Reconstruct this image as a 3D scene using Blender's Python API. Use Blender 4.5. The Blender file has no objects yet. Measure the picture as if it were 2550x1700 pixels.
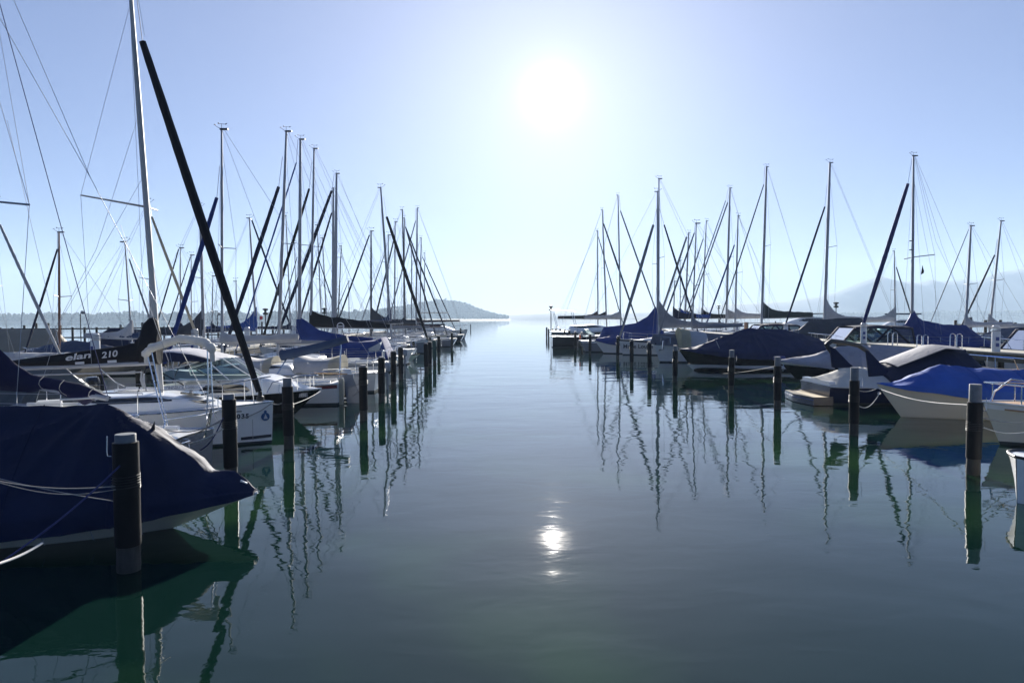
import bpy, math, random
from mathutils import Vector, Matrix, noise, Euler
R = math.radians
rnd = random.Random(7)
sc = bpy.context.scene
col = sc.collection

# ---------------------------------------------------------------- camera
CAM = Vector((0.0, 0.0, 3.0))
FPX = 1700.0                      # 24 mm lens on a 36 mm sensor, in pixels of a 2550 px wide frame
PITCH = math.atan(56.0 / FPX)
ROLL = -0.0054
cd = bpy.data.cameras.new('camera'); cam = bpy.data.objects.new('camera', cd); col.objects.link(cam)
cd.lens = 24; cd.sensor_width = 36; cd.clip_end = 60000; cd.clip_start = 0.05
cam.location = CAM
CR = Matrix.Rotation(math.pi / 2 - PITCH, 3, 'X') @ Matrix.Rotation(ROLL, 3, 'Z')
cam.rotation_euler = CR.to_euler()
sc.camera = cam

# ---------------------------------------------------------------- sky, sun, exposure
SUN_EL, SUN_AZ = R(18.0), R(3.4)          # azimuth measured from +Y towards +X
SUN_DIR = Vector((math.sin(SUN_AZ) * math.cos(SUN_EL), math.cos(SUN_AZ) * math.cos(SUN_EL), math.sin(SUN_EL)))
w = bpy.data.worlds.new('World'); sc.world = w; w.use_nodes = True
nt = w.node_tree; nt.nodes.clear()
out = nt.nodes.new('ShaderNodeOutputWorld'); bg = nt.nodes.new('ShaderNodeBackground')
sky = nt.nodes.new('ShaderNodeTexSky'); sky.sky_type = 'NISHITA'; sky.sun_disc = False
sky.sun_elevation = SUN_EL; sky.sun_rotation = SUN_AZ
sky.air_density = 1.0; sky.dust_density = 0.3; sky.ozone_density = 3.0; sky.altitude = 500
bg.inputs['Strength'].default_value = 0.05
tint = nt.nodes.new('ShaderNodeMix'); tint.data_type = 'RGBA'; tint.blend_type = 'MULTIPLY'; tint.inputs[0].default_value = 1
tint.inputs[7].default_value = (0.43, 0.58, 0.99, 1)
gm = nt.nodes.new('ShaderNodeGamma'); gm.inputs[1].default_value = 0.72
nt.links.new(sky.outputs[0], gm.inputs[0]); nt.links.new(gm.outputs[0], tint.inputs[6])
# the bright air round the sun: three lobes that fall off with the angle from the sun
tc = nt.nodes.new('ShaderNodeTexCoord')
vn = nt.nodes.new('ShaderNodeVectorMath'); vn.operation = 'NORMALIZE'; nt.links.new(tc.outputs['Generated'], vn.inputs[0])
dt = nt.nodes.new('ShaderNodeVectorMath'); dt.operation = 'DOT_PRODUCT'; dt.inputs[1].default_value = SUN_DIR
nt.links.new(vn.outputs[0], dt.inputs[0])
def mth(op, a, b=None):
    n = nt.nodes.new('ShaderNodeMath'); n.operation = op
    for i, v in enumerate((a, b)):
        if v is None: continue
        if isinstance(v, (int, float)): n.inputs[i].default_value = v
        else: nt.links.new(v, n.inputs[i])
    return n.outputs[0]
one_m = mth('SUBTRACT', 1.0, dt.outputs['Value'])      # ~ angle^2 / 2
def lobe(sig_deg, amp):
    s2 = R(sig_deg) ** 2
    return mth('MULTIPLY', mth('EXPONENT', mth('MULTIPLY', one_m, -1.0 / s2)), amp)
tot = mth('ADD', mth('ADD', lobe(.6, 90.0), lobe(1.6, 2.6)), mth('ADD', lobe(4.0, .5), mth('ADD', lobe(9.5, 2.1), lobe(25.0, 1.7))))
glow = nt.nodes.new('ShaderNodeMix'); glow.data_type = 'RGBA'; glow.blend_type = 'ADD'; glow.inputs[0].default_value = 1
cmb = nt.nodes.new('ShaderNodeCombineXYZ')
nt.links.new(tot, cmb.inputs[0]); nt.links.new(mth('MULTIPLY', tot, 0.93), cmb.inputs[1]); nt.links.new(mth('MULTIPLY', tot, 0.84), cmb.inputs[2])
nt.links.new(tint.outputs[2], glow.inputs[6]); nt.links.new(cmb.outputs[0], glow.inputs[7])
nt.links.new(glow.outputs[2], bg.inputs[0]); nt.links.new(bg.outputs[0], out.inputs[0])

sl = bpy.data.lights.new('sun', 'SUN'); sl.energy = 5.0; sl.angle = R(0.5); sl.color = (1, 0.95, 0.87)
so = bpy.data.objects.new('sun', sl); col.objects.link(so)
so.rotation_euler = SUN_DIR.to_track_quat('Z', 'Y').to_euler()
so.location = (0, 0, 60)
vs = sc.view_settings
vs.view_transform = 'Standard'; vs.look = 'None'; vs.gamma = 1; vs.exposure = 1.6
sc.cycles.use_denoising = True
sc.cycles.max_bounces = 8; sc.cycles.volume_bounces = 1
sc.cycles.sample_clamp_indirect = 6

# ---------------------------------------------------------------- pixel -> world (2550 x 1700 frame)
def ray(px, py):
    return CR @ Vector((px - 1275, 850 - py, -FPX))
def P(px, py, Y):                 # point on the ray where y = Y
    d = ray(px, py); return CAM + d * (Y / d.y)
def PZ(px, py, z):
    d = ray(px, py); return CAM + d * ((z - CAM.z) / d.z)
def Xat(px, z, Y):                # X of a pixel column at height z, depth Y
    x = 0.0
    for _ in range(6):
        x += 0
        q = P(px, 800, Y); # first guess at any row
        v = CR.transposed() @ (Vector((q.x, Y, z)) - CAM)
        py = 850 - (v.y / -v.z) * FPX
        q = P(px, py, Y); x = q.x
    return x

# ---------------------------------------------------------------- materials
MATS = {}
def mat(name, c, rough=0.5, metal=0.0, var=0.12, vscale=3.0, bump=0.0, bscale=8.0, stretch=(1, 1, 1), transl=0.0, coat=0.0, spec=0.5, sheen=0.0, coord='Object'):
    if name in MATS: return MATS[name]
    m = bpy.data.materials.new(name); m.use_nodes = True; n = m.node_tree; n.nodes.clear()
    o = n.nodes.new('ShaderNodeOutputMaterial'); b = n.nodes.new('ShaderNodeBsdfPrincipled')
    b.inputs['Roughness'].default_value = rough; b.inputs['Metallic'].default_value = metal
    b.inputs['Coat Weight'].default_value = coat; b.inputs['Specular IOR Level'].default_value = spec
    b.inputs['Sheen Weight'].default_value = sheen
    t = n.nodes.new('ShaderNodeTexCoord'); mp = n.nodes.new('ShaderNodeMapping'); mp.inputs['Scale'].default_value = stretch
    n.links.new(t.outputs[coord], mp.inputs[0])
    nz = n.nodes.new('ShaderNodeTexNoise'); nz.inputs['Scale'].default_value = vscale; nz.inputs['Detail'].default_value = 5; nz.inputs['Roughness'].default_value = 0.65
    n.links.new(mp.outputs[0], nz.inputs[0])
    cr = n.nodes.new('ShaderNodeMix'); cr.data_type = 'RGBA'
    lo = tuple(max(0, x * (1 - var * 1.6)) for x in c); hi = tuple(min(1, x * (1 + var)) for x in c)
    cr.inputs[6].default_value = (*lo, 1); cr.inputs[7].default_value = (*hi, 1)
    n.links.new(nz.outputs[0], cr.inputs[0]); n.links.new(cr.outputs[2], b.inputs['Base Color'])
    if bump > 0:
        nb = n.nodes.new('ShaderNodeTexNoise'); nb.inputs['Scale'].default_value = bscale; nb.inputs['Detail'].default_value = 4
        nb.inputs['Distortion'].default_value = 0.6
        bp = n.nodes.new('ShaderNodeBump'); bp.inputs['Strength'].default_value = 1; bp.inputs['Distance'].default_value = bump
        n.links.new(mp.outputs[0], nb.inputs[0]); n.links.new(nb.outputs[0], bp.inputs['Height']); n.links.new(bp.outputs[0], b.inputs['Normal'])
    surf = b.outputs[0]
    if transl > 0:
        tr = n.nodes.new('ShaderNodeBsdfTranslucent'); mx = n.nodes.new('ShaderNodeMixShader'); mx.inputs[0].default_value = transl
        n.links.new(cr.outputs[2], tr.inputs[0]); n.links.new(surf, mx.inputs[1]); n.links.new(tr.outputs[0], mx.inputs[2]); surf = mx.outputs[0]
    n.links.new(surf, o.inputs[0]); MATS[name] = m
    return m
def cloth(name, c, transl=0.03, bump=0.02): return mat(name, c, rough=0.75, var=0.35, vscale=.9, bump=bump, bscale=3.2, transl=transl, spec=0.3, sheen=0.0)
def gel(name, c, rough=0.22, var=0.08): return mat(name, c, rough=rough, var=var, vscale=1.5, stretch=(.4, .4, 2.2), coat=0.3)
WHITE = gel('white_gelcoat', (.82, .82, .80)); CREAM = gel('cream_gelcoat', (.68, .64, .52)); OFFW = gel('aged_white_gelcoat', (.68, .68, .64), .35, .15)
NAVYH = gel('navy_gelcoat', (.010, .016, .05)); BLACKH = gel('black_gelcoat', (.012, .012, .016)); MAROON = gel('maroon_paint', (.13, .015, .02))
BOTTOM = mat('antifouling', (.035, .045, .05), .7, var=.4); BLUEH = gel('blue_gelcoat', (.02, .05, .2)); GREYH = gel('grey_gelcoat', (.22, .24, .27))
DECK = mat('deck_nonskid', (.66, .66, .63), .55, var=.12, vscale=6, bump=.002, bscale=60)
TAN = mat('tan_deck', (.45, .28, .14), .5, var=.25, vscale=2.5, stretch=(1, 14, 1))
ALU = mat('anodised_mast', (.36, .37, .39), .65, .1, spec=.25, var=.12, vscale=2, stretch=(1, 1, .2)); DARKM = mat('dark_mast', (.05, .045, .045), .4, .3)
WHITEM = mat('white_mast', (.50, .49, .46), .6, 0, spec=.3); BROWNM = mat('varnished_mast', (.16, .06, .03), .35)
STEEL = mat('stainless_tube', (.62, .63, .65), .18, 1.0, var=.06); WIRE = mat('rigging_wire', (.33, .34, .36), .35, .8)
ROPE = mat('grey_rope', (.32, .31, .29), .85, var=.3, vscale=30); ROPEW = mat('white_rope', (.62, .61, .57), .85, var=.2, vscale=30); ROPEB = mat('blue_rope', (.02, .03, .12), .85)
NAVY = cloth('navy_canvas', (.006, .011, .040), 0); ROYAL = cloth('royal_blue_canvas', (.010, .035, .19), .03); BLACK = cloth('black_canvas', (.007, .007, .010), 0)
SLATE = cloth('slate_blue_canvas', (.03, .055, .12)); GREYC = cloth('grey_canvas', (.25, .26, .28), .08); LGREY = cloth('light_grey_canvas', (.5, .5, .5), .12)
BEIGE = cloth('beige_canvas', (.55, .50, .38), .25); WHITEC = cloth('white_canvas', (.72, .71, .66), .22, .035); DKGREY = cloth('charcoal_canvas', (.045, .05, .065))
OLIVE = cloth('dark_green_canvas', (.02, .035, .035)); MIDBLUE = cloth('mid_blue_canvas', (.02, .07, .30), .1); BROWNC = cloth('brown_canvas', (.05, .03, .035))
GLASSD = mat('dark_window', (.012, .014, .018), .06, var=.05, spec=.8); RUBBER = mat('black_rubber', (.015, .015, .015), .6)
SLEEVE = mat('black_pile_sleeve', (.012, .011, .012), .55, spec=.2, var=.3, vscale=5, bump=.004, bscale=25); PCAP = mat('grey_pile_cap', (.16, .17, .18), .6, var=.35, vscale=9)
PWOOD = mat('weathered_pile_wood', (.055, .05, .042), .85, var=.8, vscale=9, bump=.012, bscale=14, stretch=(1, 1, .3)); PGREEN = mat('green_pile_sleeve', (.012, .06, .045), .55)
PLANK = mat('pier_planks', (.34, .32, .26), .85, var=.35, vscale=1.5, stretch=(.4, 9, 1)); PBEAM = mat('pier_beam', (.07, .065, .05), .85, var=.4, bump=.01)
REDP = mat('red_plastic', (.5, .02, .03), .4); FENDER = mat('fender_white', (.6, .62, .63), .35); FENDB = mat('fender_blue', (.02, .04, .2), .35)
PINK = mat('orange_wood_post', (.5, .28, .16), .7)
LETW = mat('white_lettering', (.6, .6, .6), .6); LETB = mat('dark_lettering', (.02, .02, .03), .5); LETG = mat('grey_lettering', (.25, .26, .28), .5)

def glass_mat():
    m = bpy.data.materials.new('windscreen_glass'); m.use_nodes = True; n = m.node_tree; n.nodes.clear()
    o = n.nodes.new('ShaderNodeOutputMaterial'); g = n.nodes.new('ShaderNodeBsdfGlossy'); g.inputs['Roughness'].default_value = .03
    t = n.nodes.new('ShaderNodeBsdfTransparent'); t.inputs[0].default_value = (.55, .68, .68, 1)
    mx = n.nodes.new('ShaderNodeMixShader'); f = n.nodes.new('ShaderNodeLayerWeight'); f.inputs[0].default_value = .35
    n.links.new(f.outputs['Fresnel'], mx.inputs[0]); n.links.new(t.outputs[0], mx.inputs[1]); n.links.new(g.outputs[0], mx.inputs[2]); n.links.new(mx.outputs[0], o.inputs[0])
    return m
GLASS = glass_mat()

# ---------------------------------------------------------------- mesh builder
class MB:
    def __init__(s): s.v = []; s.f = []; s.m = []
    def vert(s, p): s.v.append(tuple(p)); return len(s.v) - 1
    def face(s, idx, m=0): s.f.append(tuple(idx)); s.m.append(m)
    def poly(s, pts, m=0): s.face([s.vert(p) for p in pts], m); return s
    def grid(s, rows, m=0, closed=False, skip=None, mrow=None, mcol=None):
        ids = [[s.vert(p) for p in r] for r in rows]; nc = len(rows[0])
        for i in range(len(rows) - 1):
            for j in range(nc if closed else nc - 1):
                if skip and skip(i, j): continue
                k = (j + 1) % nc
                mm = mcol(j) if mcol else (mrow(i) if mrow else m)
                s.face((ids[i][j], ids[i][k], ids[i + 1][k], ids[i + 1][j]), mm)
        return ids
    def tube(s, pts, r, n=8, m=0, caps=True, flat=1.0):
        pts = [Vector(p) for p in pts]; k = len(pts)
        rs = list(r) if isinstance(r, (list, tuple)) else [r] * k
        d0 = (pts[1] - pts[0]).normalized(); up = Vector((0, 0, 1)) if abs(d0.z) < .9 else Vector((0, 1, 0))
        a = d0.cross(up).normalized(); rows = []
        for i in range(k):
            d = (pts[min(i + 1, k - 1)] - pts[max(i - 1, 0)]).normalized()
            a = (a - d * a.dot(d))
            a = a.normalized() if a.length > 1e-6 else d.orthogonal().normalized()
            b = d.cross(a)
            rows.append([pts[i] + (a * math.cos(t) * flat + b * math.sin(t)) * rs[i] for t in [2 * math.pi * j / n for j in range(n)]])
        ids = s.grid(rows, m, closed=True)
        if caps: s.face(ids[0][::-1], m); s.face(ids[-1], m)
        return s
    def box(s, c, sz, m=0, rot=None):
        c = Vector(c); h = Vector(sz) / 2; q = []
        for x, y, z in ((-1, -1, -1), (1, -1, -1), (1, 1, -1), (-1, 1, -1), (-1, -1, 1), (1, -1, 1), (1, 1, 1), (-1, 1, 1)):
            p = Vector((x * h.x, y * h.y, z * h.z)); p = rot @ p if rot else p; q.append(s.vert(c + p))
        for f in ((0, 3, 2, 1), (4, 5, 6, 7), (0, 1, 5, 4), (1, 2, 6, 5), (2, 3, 7, 6), (3, 0, 4, 7)): s.face([q[i] for i in f], m)
        return s
    def lathe(s, prof, c=(0, 0, 0), n=16, m=0, mrow=None):
        c = Vector(c)
        ids = s.grid([[c + Vector((r * math.cos(2 * math.pi * j / n), r * math.sin(2 * math.pi * j / n), z)) for j in range(n)] for r, z in prof], m, closed=True, mrow=mrow)
        if prof[0][0] > 1e-4: s.face(ids[0][::-1], mrow(0) if mrow else m)
        if prof[-1][0] > 1e-4: s.face(ids[-1], mrow(len(prof) - 2) if mrow else m)
        return s
    def build(s, name, mats, parent=None, angle=40):
        me = bpy.data.meshes.new(name); me.from_pydata(s.v, [], s.f)
        for m_ in (mats if isinstance(mats, (list, tuple)) else [mats]): me.materials.append(m_)
        me.polygons.foreach_set('material_index', s.m); me.polygons.foreach_set('use_smooth', [True] * len(s.f))
        me.update()
        try: me.set_sharp_from_angle(angle=R(angle))
        except Exception: pass
        o = bpy.data.objects.new(name, me); col.objects.link(o)
        if parent: o.parent = parent
        return o
def tube(name, m, parent, pts, r, n=6, flat=1.0): return MB().tube(pts, r, n=n, flat=flat).build(name, m, parent)
def tag(o, label=None, cat=None, group=None, kind=None):
    if label: o['label'] = label
    if cat: o['category'] = cat
    if group: o['group'] = group
    if kind: o['kind'] = kind
    return o
def empty(name, loc, rz=0.0, label=None, cat=None, group=None):
    o = bpy.data.objects.new(name, None); col.objects.link(o); o.empty_display_size = .2
    o.location = loc; o.rotation_euler = (0, 0, rz); return tag(o, label, cat, group)
def text(name, s, size, m, parent, loc, rot, shear=0.0, width=1.0, bold=0.0, align='CENTER'):
    c = bpy.data.curves.new(name, 'FONT'); c.body = s; c.size = size; c.extrude = .002; c.shear = shear; c.offset = bold
    c.align_x = align; c.align_y = 'CENTER'
    o = bpy.data.objects.new(name, c); col.objects.link(o)
    bpy.context.view_layer.update()
    me = bpy.data.meshes.new_from_object(o.evaluated_get(bpy.context.evaluated_depsgraph_get()))
    bpy.data.objects.remove(o); t = bpy.data.objects.new(name, me); col.objects.link(t)
    me.materials.clear(); me.materials.append(m); t.parent = parent; t.location = loc; t.rotation_euler = rot; t.scale = (width, 1, 1)
    return t

# ---------------------------------------------------------------- hull shapes
class Hull:
    def __init__(h, L, B, fb, bowf=1.35, tr=.7, x0=None, rake=.35, full=2.2, srake=.0, fat=.45):
        h.L, h.B, h.fb, h.bowf, h.tr, h.rake, h.full, h.srake, h.fat = L, B, fb, bowf, tr, rake, full, srake, fat
        h.x0 = -L / 2 if x0 is None else x0          # local x of the stern
    def t(h, x): return min(1, max(0, (x - h.x0) / h.L))
    def beam(h, t):
        if t < h.fat: return h.B / 2 * (h.tr + (1 - h.tr) * math.sin(math.pi / 2 * t / h.fat))
        return h.B / 2 * max(0.0, 1 - ((t - h.fat) / (1 - h.fat)) ** h.full)
    def sheer(h, t): return h.fb * (1 + (h.bowf - 1) * max(0, (t - .3) / .7) ** 1.7 + .06 * max(0, (.3 - t) / .3) ** 2)
    def build(h, parent, mats, boot=.07, stripe=.0, d=.35, n=26):
        """mats: bottom, hull, stripe, toe"""
        mb = MB(); rows = []
        for i in range(n + 1):
            t = 1 - (1 - i / n) ** 1.35 if False else i / n
            t = min(1, (t ** .9 if t > 0 else 0))
            b, s = max(h.beam(t), .012), h.sheer(t); g = 1 - .45 * t ** 3; dd = d * (1 - t ** 4) * (.5 + .5 * min(1, t * 4 + .4))
            zs = [(-dd, .02), (-dd * .6, .55), (0, .84), (boot, .87), (s * .45, .93), (s - .16, .975), (s - .10, .982), (s - .04, .992), (s, 1.0)]
            half = []
            for z, k in zs:
                kk = k if k > .99 else k * (g + (1 - g) * max(0, z / s) ** 1.2) if z > 0 else k * g
                xr = h.rake * (max(z, -.1) / s - 1) * max(0, (t - .55) / .45) ** 2 + h.srake * (z / s - 1) * max(0, 1 - t * 5) * -1
                half.append(Vector((h.x0 + t * h.L + xr, b * kk, z)))
            rows.append([Vector((p.x, -p.y, p.z)) for p in half[::-1]] + half)
        K = 9
        def mc(j):
            r = K - 2 - j if j < K - 1 else (0 if j == K - 1 else j - K)
            return [0, 0, 0 if boot > .05 else 1, 1, 1, 2 if stripe else 1, 2 if stripe else 1, 3][min(r, 7)]
        ids = mb.grid(rows, mcol=mc)
        # transom
        for j in range(K - 1): 
            a = ids[0][j], ids[0][j + 1], ids[0][2 * K - 2 - j], ids[0][2 * K - 1 - j]
            mb.face(a, 0 if j >= 5 and boot > .05 else 1)
        m4 = list(mats) + [mats[-1]] * (4 - len(mats))
        return mb.build('hull', m4, parent, 35)
    def deck(h, parent, m, cock=None, camber=.05, depth=.45, name='deck', inner=None, frac=.62):
        mb = MB(); n = 30; rows = []; us = [-1, -.62 if frac == .62 else -frac, -.3, 0, .3, frac, 1]
        xs = [h.x0 + h.L * i / n for i in range(n + 1)]
        if cock: xs = sorted(xs + [cock[0], cock[1]])
        for x in xs:
            t = h.t(x); b = max(h.beam(t) - .015, .004); s = h.sheer(t)
            rows.append([(x, b * u, s - .012 + camber * (1 - u * u) * min(1, b)) for u in us])
        def sk(i, j): return bool(cock) and xs[i] >= cock[0] - 1e-6 and xs[i + 1] <= cock[1] + 1e-6 and 1 <= j <= 4
        ids = mb.grid(rows, 0, skip=sk)
        o = mb.build(name, m, parent)
        if cock:
            w = MB(); a = [r for x, r in zip(xs, rows) if cock[0] - 1e-6 <= x <= cock[1] + 1e-6]
            for j in (1, 5): w.grid([[r[j], (r[j][0], r[j][1] * .96, r[j][2] - depth)] for r in a])
            for r in (a[0], a[-1]): w.poly([r[1], r[5], (r[5][0], r[5][1] * .96, r[5][2] - depth), (r[1][0], r[1][1] * .96, r[1][2] - depth)])
            w.grid([[(r[1][0], r[1][1] * .96, r[1][2] - depth), (r[5][0], r[5][1] * .96, r[5][2] - depth)] for r in a])
            for j in (1, 5):        # benches
                sg = 1 if j == 5 else -1
                w.grid([[(r[j][0], r[j][1] * .98, r[j][2] - depth * .45), (r[j][0], r[j][1] * .5, r[j][2] - depth * .45), (r[j][0], r[j][1] * .5, r[j][2] - depth * .98)] for r in a])
            w.build('cockpit', inner or m, parent)
            for j in (1, 5): tube('coaming', WHITE, parent, [(r[j][0], r[j][1], r[j][2] + .06) for r in a], .05, 6)
        return o
    def rail(h, parent, m, r=.02, name='rub_rail', dz=0.0):
        for sg in (-1, 1):
            tube(name, m, parent, [(h.x0 + h.L * i / 24, sg * (h.beam(i / 24) + .005), h.sheer(i / 24) + dz) for i in range(25)], r, 6)

def cabin(h, parent, xa, xb, ht, wf=.58, m=WHITE, win=True, wm=GLASSD, wz=(.35, .72), wx=(.12, .7), roof=None, sq=.35, aft=.08, fore=.5):
    """cabin trunk from x=xa (aft) to xb; returns a surface function"""
    def S(u, v, off=0.0):      # u 0..1 along, v 0..1 from port foot over to starboard foot
        x = xa + (xb - xa) * u; t = h.t(x)
        wd = h.beam(min(t, .75)) * wf * (1 - .45 * max(0, (u - .35) / .65) ** 2) + off
        f = min(1, u / aft) ** .4 if aft else 1
        f *= 1 - max(0, (u - (1 - fore)) / fore) ** 1.7 * .93
        a = math.pi * v; cx, cz = math.cos(a), math.sin(a)
        y = wd * math.copysign(abs(cx) ** sq, cx); z = (ht * f + off) * abs(cz) ** (sq + .12)
        return Vector((x, y, h.sheer(t) - .01 + z))
    mb = MB(); NU, NV = 22, 18
    rows = [[S(i / NU, j / NV) for j in range(NV + 1)] for i in range(NU + 1)]
    ids = mb.grid(rows); mb.face(ids[0]); 
    c = mb.build('cabin', m, parent, 50)
    if win:
        for sg in (0, 1):
            w = MB()
            v0, v1 = .10, .26
            rws = []
            for i in range(15):
                q = i / 14; u = wx[0] + (wx[1] - wx[0]) * q; tp = min(1, math.sin(math.pi * min(max(q, .04), .96)) * 2.2)
                vm = (v0 + v1) / 2; a, b = vm - (vm - v0) * tp, vm + (v1 - vm) * tp
                r = [S(u, a + (b - a) * k / 4, .006) for k in range(5)]
                if sg: r = [Vector((p.x, -p.y, p.z)) for p in r]
                rws.append(r)
            w.grid(rws); w.build('cabin_window', wm, c)
    return S

def tent(h, parent, ridge, m, skirt=.22, x0=None, x1=None, wr=.03, seed=0, name='boat_cover', shoulder=.62, over=.04, flat=.9, nx=70, sag=.0, ny=14, fold=.08, seams=(), bowflat=0):
    """canvas over a hull: ridge = [(x, z)] heights of the centre line"""
    xa = ridge[0][0] if x0 is None else x0; xb = ridge[-1][0] if x1 is None else x1
    def rz(x):
        for (a, za), (b, zb) in zip(ridge, ridge[1:]):
            if a <= x <= b: 
                q = (x - a) / (b - a); return za + (zb - za) * q - sag * math.sin(math.pi * q)
        return ridge[0][1] if x < ridge[0][0] else ridge[-1][1]
    xp = max(ridge, key=lambda q_: q_[1])[0]
    mb = MB(); rows = []
    for i in range(nx + 1):
        x = xa + (xb - xa) * i / nx; t = h.t(x); b = h.beam(t) + over; s = h.sheer(t) + .03; z = max(rz(x), s + .02); r = []
        for j in range(-ny, ny + 1):
            u = j / ny; au = abs(u); sg = -1 if u < 0 else 1
            if au > .8:                          # skirt over the gunwale
                q = (au - .8) / .2; y = b + .015 + .02 * q; zz = s - skirt * (1 - t ** 5 * .9) * q + .03 * noise.noise(Vector((x * 1.3, sg * 5 + seed, 0))) * q
            else:
                q = au / .8; y = b * q ** flat; k = 1 - q; bf_ = bowflat * min(1, max(0, (t - .68) / .15)) * (1 - min(1, max(0, (t - .86) / .1))); zz = s + (z - s) * ((k ** shoulder) * (1 - bf_) + (1 - q ** 2.6) * bf_)
            y *= sg
            wv = wr * (noise.noise(Vector((x * 1.4 + seed, y * 2.2, zz * 2))) + .6 * noise.noise(Vector((x * 4 + seed, y * 1.6 + 3, zz * 5))))
            an = math.atan2(y, x - xp + 1e-5); dd = math.hypot(x - xp, y) / 2.2; fo = max(0, 1 - abs(dd - .55) * 1.1) * fold
            wv += fo * (1 - 2 * abs(noise.noise(Vector((math.cos(an) * 3.1, math.sin(an) * 3.1, seed))))) ** 3
            r.append((x + .3 * wv, y + sg * wv * (.3 + .7 * au), zz + wv * (1 - au) ** .5))
        rows.append(r)
    ids = mb.grid(rows)
    mb.face(ids[0]); mb.face(ids[-1][::-1])
    o = mb.build(name, m, parent, 32)
    for k in seams:
        i = int(nx * k); tube('seam', m, o, [Vector(p_) + Vector((0, 0, .004)) for p_ in rows[i]], .009, 5)
    return o

def sail_cover(parent, p0, p1, m, h0=.9, h1=.3, h2=.16, w0=.16, w1=.1, tau=.35, mastz=.35, name='sail_cover', seed=0, drop=.06):
    """canvas on the boom from the mast (p0) to the boom end (p1)"""
    p0, p1 = Vector(p0), Vector(p1); Lb = (p1 - p0).length; mb = MB(); rows = []
    N = 44
    for i in range(N + 1):
        q = (i / N) ** 1.25; c = p0.lerp(p1, q); dx = q * Lb
        hh = (h1 + (h2 - h1) * q) + (h0 - h1) * math.exp(-(dx / tau) ** 1.15)
        ww = (w0 + (w1 - w0) * q) * (1 + .25 * noise.noise(Vector((dx * 2.2, seed, 1))))
        hh *= 1 + .10 * noise.noise(Vector((dx * 1.7 + seed, 2, 0)))
        r = []
        for k in range(16):
            a = 2 * math.pi * k / 16; y = math.sin(a); z = -math.cos(a)
            zz = (z * .5 + .5); wv = .018 * noise.noise(Vector((dx * 5 + seed, zz * 3, y)))
            nar = 1 - .55 * zz ** 1.5
            if q > .985: nar *= .45
            r.append((c.x, c.y + y * ww * nar + wv, c.z - drop + zz * (hh + drop)))
        rows.append(r)
    ids = mb.grid(rows, closed=True); mb.face(ids[0][::-1]); mb.face(ids[-1])
    return mb.build(name, m, parent, 70)

def masthead(parent, p, s=1.0, m=DARKM, both=True):
    p = Vector(p); s *= .62; w_ = .010 * s + .003
    a = MB(); a.tube([p, p + Vector((0, 0, .35)) * s], w_, 5); a.tube([p + Vector((-.28, .0, .33)) * s, p + Vector((.2, 0, .38)) * s], w_, 5)
    a.poly([p + Vector(q) * s for q in ((-.28, 0, .28), (-.4, 0, .42), (-.24, 0, .37))]); a.box(p + Vector((.21, 0, .4)) * s, (.05 * s + .02, .02, .08 * s))
    a.build('wind_vane', m, parent)
    MB().box(p + Vector((-.1, 0, .0)), (.34, .1, .07)).build('masthead_crane', m, parent)
    if both:
        b = MB(); b.tube([p, p + Vector((.25, .05, .12)) * s, p + Vector((.42, .05, .25)) * s], w_, 5); b.box(p + Vector((.44, .05, .3)) * s, (.12 * s, .06 * s, .04 * s)); b.build('anemometer', m, parent)

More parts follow.
